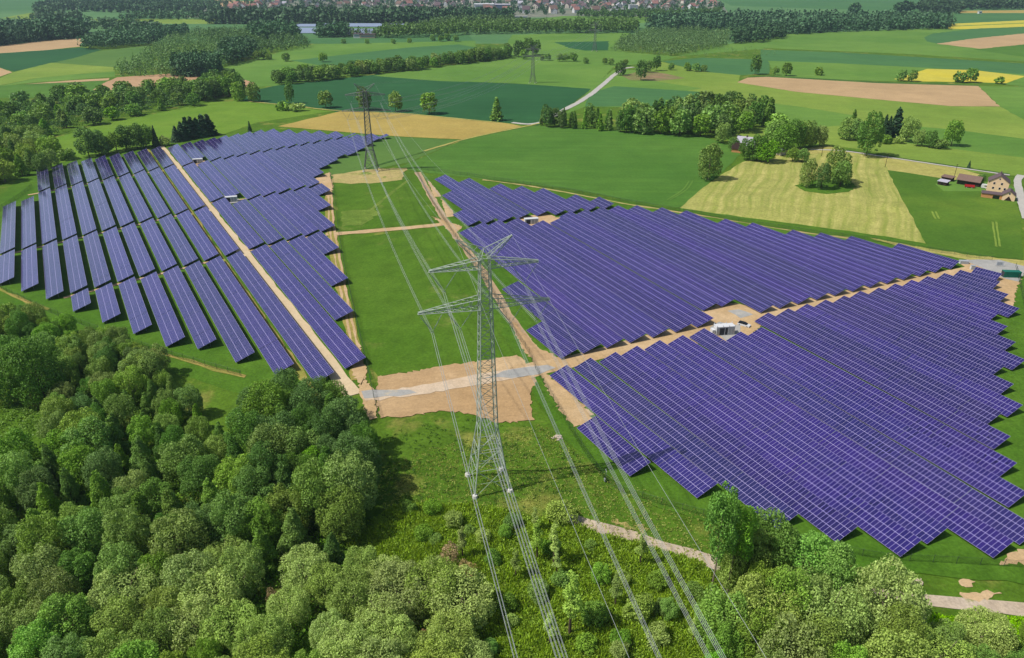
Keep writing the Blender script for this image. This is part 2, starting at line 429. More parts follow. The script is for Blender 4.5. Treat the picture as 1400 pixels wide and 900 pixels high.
F['dirtroad'] = field_mat('trodden_light_soil', (206, 182, 152), (212, 192, 166), 0.12, 0.05, 0.3, 1.5)
F['palegrass'] = field_mat('pale_worn_grass', (98, 126, 46), (116, 138, 58), 0.2, 0.05, 0.2, 1.0)
F['patchy'] = field_mat('patchy_dry_grass', (176, 156, 100), (150, 144, 84), 0.25, 0.15, 0.4, 1.6, patch=((84, 116, 36), 0.35, 0.46, 0.1))
F['gravel'] = field_mat('grey_gravel', (164, 164, 160), (178, 176, 170), 0.12, 0.08, 0.5, 3.0, patch=((196, 184, 160), 0.1, 0.6, 0.12))
F['asphalt'] = field_mat('worn_pale_asphalt', (186, 184, 176), (194, 190, 182), 0.08, 0.03, 0.2, 1.2)
F['grassysoil'] = field_mat('grassy_soil_strip', (168, 150, 84), (140, 142, 66), 0.2, 0.06, 0.3, 1.4)
F['strawpad'] = field_mat('straw_covered_patch', (190, 170, 116), (172, 162, 100), 0.2, 0.06, 0.25, 1.3, patch=((120, 140, 60), 0.09, 0.58, 0.1))
F['far'] = field_mat('far_hill_green', (84, 126, 76), (98, 138, 84), 0.08, 0.003, 0.02, 0.2)
F['town'] = field_mat('town_ground', (110, 124, 104), (140, 140, 124), 0.2, 0.01, 0.04, 0.2)
F['scrub'] = field_mat('pinkish_scrub', (150, 124, 96), (124, 130, 76), 0.25, 0.03, 0.12, 0.7)
F['track2'] = field_mat('grey_tan_track', (188, 170, 146), (200, 184, 164), 0.16, 0.06, 0.3, 1.5, patch=((140, 140, 84), 0.12, 0.6, 0.1))
F['verge'] = field_mat('dark_verge_grass', (66, 102, 44), (84, 118, 52), 0.2, 0.03, 0.12, 0.7)

# base ground: one sheet reaching far past the frame's top
gme = bpy.data.meshes.new('ground')
gme.from_pydata([(-6500, -250, 0), (6500, -250, 0), (6500, 7000, 0), (-6500, 7000, 0)], [], [(0, 1, 2, 3)])
gme.materials.append(F['base']); tag(link('ground', gme), kind='structure')

# far land
psheet('far_fields', [(-500, 60), (1900, 60), (1900, -12), (-500, -12)], F['far'], 1)
psheet('town_ground', [(250, 24), (1000, 24), (985, 2), (960, -3), (560, -4), (300, 3)], F['town'], 2)
for nm, px, m, ly in [
    ('field', [(0, 16), (55, 14), (60, -2), (-60, -2), (-60, 16)], 'teal2', 2),
    ('field', [(0, 25), (40, 18), (70, 16), (100, 20), (100, 25), (60, 27)], 'yellowgreen', 2),
    ('field', [(70, 30), (110, 26), (300, 26), (420, 29), (600, 33), (600, 36), (300, 33), (150, 32)], 'yellowgreen', 2),
    ('field', [(150, 27), (175, 16), (240, 18), (240, 25)], 'teal2', 3),
    ('field', [(985, 0), (1240, -4), (1420, -4), (1420, 10), (1250, 16), (1120, 12), (1000, 8)], 'teal2', 2),
    ('field', [(700, 30), (770, 22), (905, 23), (905, 30), (800, 36)], 'light', 2),
    ('field', [(240, 5), (300, 0), (350, 2), (350, 8), (300, 9)], 'tan', 3),
    ('field', [(1245, 26), (1245, 20), (1420, 16), (1420, 27), (1300, 32)], 'teal2', 3),
    ('field', [(1310, 15), (1420, 14), (1420, 18), (1312, 18)], 'straw', 4),
    # left
    ('tan_field', [(-80, 72), (-80, 66), (0, 63), (60, 56), (116, 52), (114, 57), (110, 64), (60, 69), (0, 73)], 'tan', 3),
    ('field', [(-80, 73), (0, 73), (60, 69), (110, 65), (140, 68), (100, 80), (72, 86), (20, 98), (0, 93), (-80, 94)], 'teal', 3),
    ('field', [(72, 86), (100, 80), (135, 70), (205, 62), (208, 82), (165, 92), (155, 92)], 'olivegreen', 4),
    ('field', [(-60, 112), (0, 107), (18, 99), (70, 86), (155, 92), (157, 98), (100, 102), (50, 107), (0, 117), (-60, 122)], 'yellowgreen', 5),
    ('tan_field', [(-60, 96), (0, 93), (17, 99), (0, 105), (-60, 108)], 'tan', 6),
    ('field', [(50, 107), (100, 102), (157, 98), (157, 105), (100, 109), (45, 113), (0, 118)], 'light', 4),
    ('tan_field', [(35, 115.3), (100, 110), (150, 107), (148, 110), (100, 112.6)], 'tan', 6),
    ('field', [(-60, 120), (0, 117), (100, 112.6), (148, 110), (128, 123), (128, 132), (-60, 135)], 'centre', 3),
    ('brown_field', [(127, 123), (140, 115), (160, 106), (232, 101), (268, 104), (285, 112), (240, 116), (200, 119), (150, 126)], 'brown', 7),
    ('brown_field', [(300, 112), (322, 105), (348, 114), (340, 120)], 'brown', 7),
    ('meadow', [(70, 190), (140, 170), (290, 140), (350, 137), (430, 150), (455, 152), (350, 168), (300, 186), (230, 200), (150, 212), (60, 235), (-40, 260), (-40, 240)], 'meadow', 3),
    # behind, centre
    ('field', [(400, 54), (640, 47), (650, 58), (500, 60), (420, 60)], 'teal2', 3),
    ('field', [(290, 97), (350, 80), (425, 61), (600, 57), (650, 56), (650, 70), (470, 105), (375, 118), (340, 120)], 'light', 4),
    ('field', [(398, 83), (470, 75), (560, 65), (627, 61), (655, 66), (560, 88), (500, 94), (440, 90)], 'teal2', 5),
    ('field', [(640, 70), (690, 64), (700, 48), (775, 45.5), (860, 45), (872, 52), (842, 64), (850, 70), (925, 78), (905, 84), (838, 92), (720, 84)], 'light', 4),
    ('field', [(757, 58), (832, 56.5), (832, 69), (800, 69.5), (780, 66)], 'teal', 5),
    ('field', [(510, 104), (560, 97), (690, 79), (720, 83), (838, 92), (812, 122), (700, 114), (600, 111)], 'light', 5),
    ('field', [(345, 124), (380, 117), (515, 102), (600, 110), (700, 114.5), (812, 121), (745, 167), (735, 172), (690, 168), (540, 154), (460, 153), (420, 146), (330, 138)], 'teal', 4),
    ('straw_field', [(380, 173), (465, 152.5), (540, 154.5), (690, 168.5), (713, 173), (632, 191), (540, 186.5), (460, 180)], 'straw', 6),
    ('green_field', [(545, 230), (632, 192), (714, 174.5), (735, 172), (830, 178), (960, 186), (1008, 203), (1012, 212), (985, 238), (955, 263), (930, 284), (900, 283), (800, 263), (700, 249), (640, 243), (585, 237)], 'centre', 6),
    ('grass_strip', [(455, 182), (540, 187.5), (630, 191.5), (560, 222), (530, 228), (450, 246)], 'olivegreen', 5),
    # right of the road
    ('field', [(812, 118), (838, 96), (880, 96), (1000, 121), (985, 140), (860, 147), (800, 146), (770, 158)], 'light', 4),
    ('field', [(805, 128), (840, 118), (960, 126), (990, 132), (960, 145), (800, 146)], 'teal2', 5),
    ('field', [(905, 84), (960, 79), (1052, 82), (1052, 101), (1010, 103), (960, 98)], 'teal2', 4),
    ('field', [(868, 98), (905, 85), (960, 98), (1012, 103), (1008, 118), (960, 121), (900, 112)], 'yellowgreen', 4),
    ('scrub', [(850, 104), (878, 97), (905, 100), (937, 107), (900, 111), (862, 110)], 'scrub', 6),
    ('field', [(920, 78), (1050, 48), (1090, 46), (1250, 40), (1400, 30), (1500, 26), (1500, 84), (1400, 84), (1240, 74), (1050, 66)], 'light', 3),
    ('field', [(1263, 52), (1275, 46), (1345, 38), (1500, 32), (1500, 46), (1282, 60), (1268, 57)], 'teal2', 5),
    ('tan_field', [(1281, 60), (1330, 53), (1400, 46), (1500, 40), (1500, 56), (1400, 61), (1340, 67)], 'tan', 6),
    ('field', [(1330, 68), (1400, 61), (1500, 56), (1500, 84), (1400, 78)], 'centre', 5),
    ('field', [(1040, 68), (1150, 72), (1400, 87), (1500, 90), (1500, 104), (1400, 102), (1270, 93), (1150, 87), (1040, 83)], 'teal2', 5),
    ('field', [(1050, 83), (1150, 87), (1270, 93), (1400, 102), (1500, 104), (1500, 125), (1320, 112), (1200, 111), (1060, 105)], 'light', 4),
    ('rapeseed_field', [(1222, 108.5), (1268, 94.5), (1330, 96), (1402, 104.5), (1376, 114), (1320, 112.5), (1240, 111.5)], 'rape', 6),
    ('rapeseed_field', [(1298, 33), (1420, 27), (1420, 30.5), (1298, 36)], 'rape', 6),
    ('rapeseed_field', [(1296, 36.8), (1420, 31.5), (1420, 36), (1320, 40), (1296, 40)], 'rape', 6),
    ('tan_field', [(1008, 113), (1022, 106.5), (1050, 105.5), (1200, 114), (1338, 118), (1350, 130), (1367, 146), (1300, 145.5), (1180, 134.5), (1090, 126)], 'tan', 7),
    ('verge', [(1022, 106), (1050, 103.5), (1200, 112), (1340, 116.5), (1338, 118), (1200, 114), (1050, 105.5)], 'verge', 8),
    ('field', [(940, 124), (1012, 113), (1090, 126), (1180, 134.5), (1300, 145.5), (1367, 146), (1500, 190), (1500, 250), (1330, 236), (1180, 205), (1060, 190), (1010, 150)], 'yellowgreen', 4),
    ('field', [(1040, 139), (1100, 147), (1167, 158), (1150, 172), (1060, 180), (1030, 160)], 'light', 5),
    ('field', [(1235, 172), (1300, 177), (1400, 190), (1500, 200), (1500, 230), (1400, 216), (1320, 206), (1240, 196)], 'light', 5),
    ('field', [(1338, 118), (1500, 120), (1500, 190), (1400, 164), (1367, 146)], 'light', 6),
    ('hay_meadow', [(1015, 222), (1060, 211), (1110, 207), (1205, 212), (1214, 232), (1270, 340), (1180, 322), (1040, 303), (928, 286), (955, 262), (985, 240)], 'mown', 7),
    ('hay_strip', [(1150, 206), (1205, 212), (1300, 228), (1345, 240), (1310, 248), (1213, 233)], 'hay2', 6),
    ('green_field', [(1213, 233), (1300, 246), (1388, 270), (1396, 300), (1398, 356), (1330, 349), (1269, 340)], 'fourteen', 8),
    ('yard', [(1278, 252), (1320, 244), (1350, 250), (1400, 258), (1395, 280), (1340, 262), (1290, 262)], 'light', 9),
    ('yard', [(1078, 205), (1135, 200), (1150, 208), (1060, 214)], 'hay2', 8),
    ('garden', [(995, 176), (1050, 165), (1075, 175), (1060, 205), (1010, 205)], 'yellowgreen', 8),
]:
    psheet(nm, px, F[m], ly, 0.35 if min(p[1] for p in px) > 60 else 1.2, 8.0)

# grass of the solar park and the corridor between its halves
AZL, AZR = math.radians(31), math.radians(25)
def UV(u, v, az):
    return u * math.cos(az) - v * math.sin(az), u * math.sin(az) + v * math.cos(az)
sheet('solar_park_grass', [UV(u, v, AZL) for u, v in [(-70, 300), (-44, 340), (-44, 490), (-26, 570), (50, 600), (140, 625), (215, 545), (205, 520), (120, 400), (92, 300), (78, 240), (66, 196), (30, 205), (0, 255), (-30, 300)]], F['solar_grass'], 3, 0.6)
sheet('solar_park_grass', [UV(u, v, AZR) for u, v in [(84, 150), (88, 118), (110, 84), (150, 56), (200, 84), (330, 150), (330, 188), (310, 230), (240, 320), (150, 440), (136, 432), (120, 330), (104, 250), (92, 190)]], F['solar_grass'], 7, 0.6)
psheet('corridor_meadow', [(462, 330), (612, 308), (640, 352), (700, 440), (735, 500), (712, 488), (517, 515), (506, 500)], F['strip_grass'], 5, 0.4)
psheet('corridor_meadow', [(458, 252), (545, 246), (574, 238), (610, 302), (462, 318)], F['strip_grass'], 5, 0.4)
# soil, tracks and roads
psheet('straw_patch', [(452, 240), (500, 232), (556, 230), (550, 246), (520, 250), (480, 252), (455, 250)], F['strawpad'], 7, 1.0, 4)
psheet('light_patch', [(466, 290), (510, 286), (520, 292), (495, 308), (468, 310)], F['palegrass'], 6, 0.8, 3)
ribbon('faint_track', [(558, 247), (530, 268), (505, 290)], 2.0, F['palegrass'], 6)
ribbon('dirt_path', [(445, 321), (500, 317), (560, 312), (616, 306)], 4.6, F['dirt'], 8, 0.35)
ribbon('dirt_track', [(571, 236), (586, 263), (612, 308), (640, 345), (660, 372), (680, 404), (700, 440), (722, 468), (740, 492)], 3.7, F['track'], 8, 0.25)
psheet('bare_soil', [(590, 296), (632, 310), (622, 322), (614, 316)], F['dirt'], 9, 0.4, 1.0)
psheet('bare_soil', [(584, 247), (589, 250), (601, 265), (603, 269), (594, 270)], F['dirt'], 9, 0.25, 1.5)
psheet('bare_soil', [(603, 272), (609, 277), (619, 290), (621, 296), (610, 298)], F['dirt'], 9, 0.25, 1.5)
psheet('bare_soil', [(700, 440), (712, 452), (738, 478), (772, 492), (765, 502), (738, 503), (714, 478)], F['dirt2'], 9, 0.4, 1.0)
psheet('bare_soil', [(738, 508), (752, 514), (812, 568), (806, 578), (784, 585), (768, 566), (746, 530)], F['dirt'], 9, 0.4, 1.0)
psheet('bare_soil', [(516, 516), (600, 502), (690, 490), (706, 486), (712, 489), (722, 502), (734, 522), (724, 540), (731, 575), (680, 579), (640, 566), (600, 562), (560, 570), (520, 572), (514, 545)], F['dirt2'], 8, 0.4, 1.0)
psheet('bare_soil', [(640, 500), (684, 490), (706, 486), (714, 492), (722, 502), (660, 512)], F['dirt'], 9, 0.4, 1.0)
psheet('dirt_road', [(496, 538), (560, 531), (650, 513), (735, 500), (737, 512), (650, 528), (560, 543), (500, 549)], F['dirtroad'], 10, 0.3, 2)
psheet('gravel_road', [(494, 536), (560, 534), (570, 538), (545, 543), (498, 546)], F['gravel'], 11, 0.35, 3)
psheet('gravel_road', [(662, 518), (700, 506), (748, 500), (760, 504), (737, 513), (700, 518)], F['gravel'], 11, 0.35, 3)
psheet('bare_soil', [(489, 528), (500, 520), (512, 536), (516, 572), (505, 575), (494, 545)], F['dirt'], 9, 0.4, 1.0)
ribbon('dirt_track', [(449, 252), (450, 300), (458, 350), (468, 400), (479, 450), (492, 520)], 4.2, F['grassysoil'], 8, 0.5)
ribbon('wheel_rut', [(453, 262), (456, 310), (466, 360), (475, 410), (485, 455), (497, 520)], 1.0, F['dirt'], 9, 0.2)
ribbon('wheel_rut', [(449, 262), (450, 310), (459, 360), (468, 410), (478, 455), (490, 512)], 0.9, F['dirt'], 9, 0.2)
psheet('bare_soil', [(428, 246), (450, 236), (456, 256), (450, 272), (438, 262)], F['dirt'], 9, 0.4, 1.0)
psheet('bare_soil', [(476, 488), (490, 470), (502, 510), (494, 528), (482, 512)], F['dirt'], 9, 0.4, 1.0)
sheet('service_road', [UV(u, v, AZL) for u, v in [(54.6, 598), (59.8, 596), (60.0, 430), (60.2, 330), (60.0, 190), (54.6, 190), (54.8, 330), (54.6, 430)]], F['roadpale'], 8, 0.2)
sheet('grassy_lane', [UV(u, v, AZL) for u, v in [(46.0, 590), (48.6, 590), (48.4, 190), (45.6, 190)]], F['grassysoil'], 8, 0.25)
psheet('bare_soil', [(284, 272), (298, 268), (320, 268), (330, 276), (310, 280), (296, 280)], F['gravel'], 9, 0.4, 1.0)
psheet('bare_soil', [(248, 228), (262, 222), (280, 220), (286, 225), (262, 230)], F['dirt'], 9, 0.4, 1.0)
sheet('service_road', [UV(u, v, AZR) for u, v in [(91, 190), (91, 181), (120, 182.5), (160, 177), (200, 182), (260, 181), (318, 178), (318, 187), (260, 190.5), (220, 190.5), (190, 192), (150, 191), (110, 189)]], F['dirt'], 9, 0.35)
psheet('bare_soil', [(945, 452), (962, 425), (985, 416), (1010, 416), (1046, 428), (1042, 440), (1036, 452), (1022, 466), (993, 474)], F['dirt'], 10, 0.4, 1.0)
psheet('gravel_pad', [(970, 449), (983, 441), (1012, 446), (1012, 455), (994, 468)], F['gravel'], 11, 0.3, 3)
psheet('gravel_pad', [(994, 426), (1010, 424), (1030, 431), (1012, 436)], F['gravel'], 11, 0.3, 3)
psheet('bare_soil', [(700, 306), (712, 298), (745, 292), (768, 300), (748, 312), (716, 312)], F['dirt'], 10, 0.4, 1.0)
psheet('bare_soil', [(1312, 358), (1336, 352), (1400, 364), (1396, 378), (1384, 420), (1366, 412), (1352, 385), (1322, 374)], F['dirt'], 9, 0.4, 1.0)
psheet('gravel_pad', [(1318, 356), (1366, 356), (1404, 366), (1404, 372), (1392, 386), (1368, 380), (1340, 366)], F['gravel'], 10, 0.4, 3)
psheet('bare_verge', [(1180, 324), (1270, 341), (1330, 350), (1400, 357), (1420, 358), (1420, 366), (1366, 362), (1250, 343)], F['hay2'], 9, 0.4, 3)
ribbon('bare_verge', [(660, 246), (740, 257), (860, 280), (990, 300), (1080, 316), (1160, 326)], 1.6, F['strawpad'], 7, 0.4)
ribbon('gravel_track', [(772, 708), (800, 716), (840, 728), (900, 744), (940, 756), (985, 772)], 3.8, F['track2'], 5, 0.35)
ribbon('gravel_track', [(1180, 806), (1240, 820), (1300, 826), (1360, 830), (1430, 836)], 3.6, F['track2'], 5, 0.35)
psheet('bare_patch', [(1310, 795), (1322, 791), (1334, 796), (1330, 803), (1315, 802)], F['dirt'], 5, 0.35, 0.7)
psheet('bare_patch', [(1366, 772), (1376, 758), (1402, 752), (1420, 760), (1420, 772)], F['dirt'], 8, 0.4, 0.8)
psheet('bare_patch', [(1312, 810), (1340, 812), (1370, 812), (1350, 822), (1320, 820)], F['dirt'], 5, 0.4, 0.8)
psheet('bare_patch', [(835, 712), (860, 714), (890, 724), (880, 730), (850, 722)], F['patchy'], 5, 0.5, 0.7)
psheet('grove_grass', [(1086, 254), (1100, 262), (1130, 266), (1160, 263), (1172, 256), (1164, 248), (1145, 246), (1110, 247)], F['solar_grass'], 9, 0.5, 3)
ribbon('bare_verge', [(205, 479), (240, 489), (275, 499), (335, 516)], 1.3, F['grassysoil'], 7, 0.4)
ribbon('bare_verge', [(-10, 391), (20, 406), (45, 416), (66, 424)], 1.3, F['grassysoil'], 7, 0.4)
for fn, u0, u1 in ((lambda u: 499.7 + (u + 21.5) * 0.315, -27, 47), (lambda u: 391.8 + (u + 30) * 0.29, -41, 47), (lambda u: 323.5 + (u + 4.2) * 0.2, -16, 47)):
    ribbon('cable_trench', [UV(u, fn(u) - 1.2, AZL) for u in range(u0, u1, 6)], 1.9, F['dirt'], 8, 0.25, True)
for y0, y1 in ((427, 425), (338, 343)):
    ribbon('cable_trench', [UV(u, y0 + (y1 - y0) * (u - 60) / 30 - 1.2, AZL) for u in range(60, 94, 5)], 1.9, F['dirt'], 8, 0.25, True)
# roads between the fields
ribbon('country_road', [(866, 92), (852, 94), (838, 104), (828, 113), (810, 128), (790, 141), (772, 150)], 6.0, F['asphalt'], 9, 0.2)
ribbon('country_road', [(772, 150), (755, 160), (742, 168), (722, 171), (700, 168)], 5.0, F['asphalt'], 9, 0.2)
ribbon('field_lane', [(742, 168), (712, 174.5), (670, 183), (632, 191.5), (580, 207)], 2.4, F['hay2'], 9, 0.3)
ribbon('field_lane', [(580, 208), (530, 222), (500, 232)], 2.0, F['verge'], 9, 0.3)
ribbon('field_lane', [(340, 139), (400, 145), (450, 151), (490, 153), (560, 156), (680, 168)], 3.0, F['hay2'], 9, 0.4)
ribbon('village_road', [(1404, 300), (1398, 282), (1393, 262), (1390, 246), (1396, 240)], 4.2, F['asphalt'], 10, 0.15)
ribbon('field_lane', [(1108, 205), (1150, 206), (1210, 215), (1290, 227), (1380, 240)], 2.6, F['asphalt'], 10, 0.2)
ribbon('verge', [(1150, 204.5), (1210, 213.5), (1290, 225.5), (1380, 238.5)], 2.0, F['verge'], 10, 0.4)
for k in (0, 1):
    ribbon('wheel_rut', [(1357 + 5 * k, 304), (1359 + 5 * k, 320), (1362 + 5 * k, 338)], 0.9, F['yellowgreen'], 10, 0.1)
    ribbon('wheel_rut', [(1274 + 5 * k, 290), (1279 + 5 * k, 300)], 0.9, F['yellowgreen'], 10, 0.1)
    ribbon('wheel_rut', [(942 + 5 * k, 248), (935 + 5 * k, 260), (912 + 4 * k, 274)], 0.9, F['light'], 10, 0.1)

# every ground cover lies 2.5 mm above the one below it
for k, (_l, _i, o) in enumerate(sorted(SHEETS, key=lambda q: q[:2])): o.location.z = 0.01 + 0.0025 * k

# ------------------------------------------------------------------ solar tables
Z_LO, Z_HI = 0.8, 2.95
def table(label, u0, v0, u1, v1, az, group, W_TAB=6.5):
    """one table row from its south end (u0,v0) to its north end (u1,v1); u is the low edge"""
    a = UV(u0, v0, az); b = UV(u1, v1, az)
    L = math.dist(a, b); n = max(3, int(L)); L = float(n)
    rz = math.atan2(a[1] - b[1], a[0] - b[0])        # local +x points to the near (south) end
    mx, my = a[0] - math.cos(rz) * L / 2, a[1] - math.sin(rz) * L / 2
    r = root('solar_table', label, 'solar table', (mx, my, 0), rz, group)
    mb = MB()
    off = Vector((0, -(Z_HI - Z_LO), W_TAB)).normalized() * 0.045
    cuts = [0]; st = random.choice((18, 22, 26)); c0 = random.randint(8, 20)
    while c0 < n - 6: cuts.append(c0); c0 += st
    cuts.append(n)
    for i in range(len(cuts) - 1):
        x0 = -L / 2 + cuts[i] + (0.05 if i else 0); x1 = -L / 2 + cuts[i + 1] - (0.05 if i < len(cuts) - 2 else 0)
        dz = random.gauss(0, 0.015)
        lo = Z_LO + dz; hi = Z_HI + dz
        p = [Vector((x0, 0, lo)), Vector((x1, 0, lo)), Vector((x1, W_TAB, hi)), Vector((x0, W_TAB, hi))]
        q = [t - off for t in p]
        ua, ub = cuts[i], cuts[i + 1]
        mb.m = 0; mb.quad(p, [(ua, 0), (ub, 0), (ub, 6), (ua, 6)])
        mb.m = 1; mb.quad(q[::-1])
        for k in range(4):
            j = (k + 1) % 4; mb.quad([q[k], q[j], p[j], p[k]])
    link('panel_array', mb.mesh('panel_array', [M['panel'], M['alu']]), r)
    s = MB(); zz = lambda y: Z_LO + (Z_HI - Z_LO) * y / W_TAB - 0.16
    k = max(2, int(L / 4.5))
    for i in range(k):
        x = -L / 2 + 1.0 + (L - 2.0) * i / (k - 1)
        s.bar((x, 1.3, -0.1), (x, 1.3, zz(1.3) - 0.05), 0.07)
        s.bar((x, 4.3, -0.1), (x, 4.3, zz(4.3) - 0.05), 0.07)
        s.bar((x, 0.3, zz(0.3) - 0.06), (x, W_TAB - 0.3, zz(W_TAB - 0.3) - 0.06), 0.06)
        s.bar((x, 1.3, 0.5), (x, 3.2, zz(3.2) - 0.08), 0.035)
    for y in (0.9, 2.3, 3.5, 4.9):
        s.bar((-L / 2 + 0.1, y, zz(y) + 0.04), (L / 2 - 0.1, y, zz(y) + 0.04), 0.045)
    link('support_frame', s.mesh('support_frame', M['alu']), r)
    return r

LU = [-38.5, -30, -21.6, -13.1, -4.4, 4.3, 12.8, 21.8, 30.8, 39.8, 49.1, 60.4, 69.6, 78.9, 88, 97, 106.5, 116, 125.4, 135, 144.8, 154.5, 164, 174, 184.5, 195, 204]
LSOUTH = [347, 334, 320, 301.5, 285, 269, 252.5, 245, 228.5, 214, 202, 206, 243, None, None, None, None, 408, 449, 468, 478, 491, 494, 504, 515.8, 528, 533.7]
def lA(u): return 499.7 + (u + 21.5) * 0.315
def lB(u): return 391.8 + (u + 30) * 0.29
def lC(u): return 323.5 + (u + 4.2) * 0.2
def lT(u):   # north ends
    pts = [(-38.5, 476), (-30, 482.5), (-21.6, 557.9), (-13, 562.5), (4.4, 569), (22, 575), (48, 583.5), (60, 584), (86, 593.7), (113.7, 602.4), (131.9, 607), (142, 601), (150.2, 589), (161.4, 582), (171.8, 572.7), (180.8, 559.5), (195, 548), (204.8, 539)]
    for (a, b), (c, d) in zip(pts, pts[1:]):
        if a <= u <= c: return b + (d - b) * (u - a) / (c - a)
    return pts[-1][1]
GL = 'solar tables of the left field'; GR = 'solar tables of the right field'
GAP = 2.6
n_tab = 0
for k, u in enumerate(LU):
    top = lT(u); cuts = [top]
    if k < 11:
        if k >= 2: cuts.append(lA(u))
        cuts.append(lB(u))
        if k >= 3: cuts.append(lC(u))
        end = LSOUTH[k]
        side = 'left of service road'
        idx = 11 - k
    else:
        r1 = 521.9 + (u - 60.4) * 0.25; r2 = 418.5 + (u - 69) * 0.2 if u > 62 else 426.7; r3 = 337.3 + (u - 60) * 0.185
        cuts.append(r1) if u < 190 else None
        if u < 118: cuts.append(r2)
        if u < 90: cuts.append(r3)
        end = LSOUTH[k]
        if end is None: end = {13: 275, 14: 312.5, 15: 344.5, 16: 379}[k]
        side = 'right of service road'
        idx = k - 10
    cuts.append(end)
    segs = list(zip(cuts, cuts[1:]))
    tot = len(segs)
    for s, (hi, lo) in enumerate(segs):
        hi2 = hi - (GAP if s else 0)
        if k == 11 and s == 0: lo += 0
        if k == 12 and s == 0: lo += 8
        if k == 12 and s == 1: lo += 10
        if hi2 - lo < 3: continue
        pos = ordinal(tot - s) + ' segment from near' if tot > 1 else 'undivided'
        table('table in left field, %s row %s, %s' % (ordinal(idx), side, pos), u, lo, u, hi2, AZL, GL, 6.45 if k < 11 else 7.3); n_tab += 1

def lerp(pts, t):
    for (a, b), (c, d) in zip(pts, pts[1:]):
        if a <= t <= c: return b + (d - b) * (t - a) / (c - a)
    return pts[-1][1]
# right field, north block: low-edge u at the road, then north end
NBS = [105.5, 114, 123.3, 132.8, 142.3, 152.2, 161.6, 172.7, 181.6, 191.2, 200.6, 209.8, 219.5, 229.2, 238.9, 248.6, 258.3, 268.0, 277.6, 287.3, 297]
NBW = {0: (104.2, 211.8), 1: (111.8, 249.8), 2: (121.6, 322.8), 3: (129.2, 351.9), 4: (136.6, 388.7), 5: (144.6, 424)}
TEETH = [(142.7, 426.4), (154.8, 410), (166.8, 389.6), (176.7, 380.2), (186, 370.3), (196.5, 351.5), (206.2, 341.5), (216.2, 319.2), (226, 309.6), (234.4, 299.7), (243.8, 279.6), (252, 269.2), (262.2, 251.3), (271.4, 242.2), (280.5, 232.9), (292.3, 216)]
for i, u in enumerate(NBS):
    v0 = 187.5 if i not in (7, 8) else 198.2
    if i in NBW: u1, v1 = NBW[i]
    else:
        q = float(i - 5); j = min(14, int(q)); fr = q - j
        u1 = TEETH[j][0] + (TEETH[j + 1][0] - TEETH[j][0]) * fr
        v1 = TEETH[min(15, int(round(q)))][1]
    um = lambda v: u + (u1 - u) * (v - v0) / (v1 - v0)
    nm = '%s row from the corridor' % ordinal(i + 1)
    split = 0; WN = 7.4 if i in (1, 5, 6, 7) else 6.7
    if 2 <= i <= 12:
        split = 329.5 - (i - 2) * 0.55
        lo_cut, hi_cut = split - 1.5, split + 1.5
        if i in (6, 7): lo_cut, hi_cut = 317.3, 330.5
        if v1 - hi_cut < 4 or i == 2: split = 0
    if split:
        table('table in right field beyond its road, %s, far part' % nm, um(hi_cut), hi_cut, u1, v1, AZR, GR, WN)
        table('table in right field beyond its road, %s, near part' % nm, u, v0, um(lo_cut), lo_cut, AZR, GR, WN); n_tab += 2
    else:
        table('table in right field beyond its road, %s, undivided' % nm, u, v0, u1, v1, AZR, GR, WN); n_tab += 1
# near block left of the lane
table('short violet-blue table at the nearest left corner of the right field', 91.5, 124.6, 90.0, 149.8, AZR, GR); n_tab += 1
SWN = [96.7, 106.2, 115.8, 124.8, 134.3, 143.8, 153.9, 163.9, 173.1]; SWNV = [180, 180.3, 180.7, 181, 181.9, 182, 183, 174.6, 174.7]
SWS = [101.7, 111.5, 120.7, 130, 138.9, 148.3, 157.7, 167.8, 177.2]; SWSV = [110.3, 93.3, 84.3, 75, 75.3, 66.1, 66.3, 75.6, 84.3]
for i in range(9):
    table('table in right field before its road, %s row from the corridor fence' % ordinal(i + 2), SWS[i], SWSV[i], SWN[i], SWNV[i], AZR, GR); n_tab += 1
SEV = [92.8, 101.5, 101.6, 110.5, 119.3, 118.9, 128.3, 137.4, 146.3, 145.3, 155.5, 164.8, 169.7]
for i in range(13):
    us = 187.4 + (300.2 - 187.4) * i / 12; un = 183.9 + (297.5 - 183.9) * i / 12
    vn = 183 - max(0, i - 9) * 1.2
    table('table in right field before its road, %s row right of the grass lane' % ordinal(i + 1), us, SEV[i], un, vn, AZR, GR); n_tab += 1

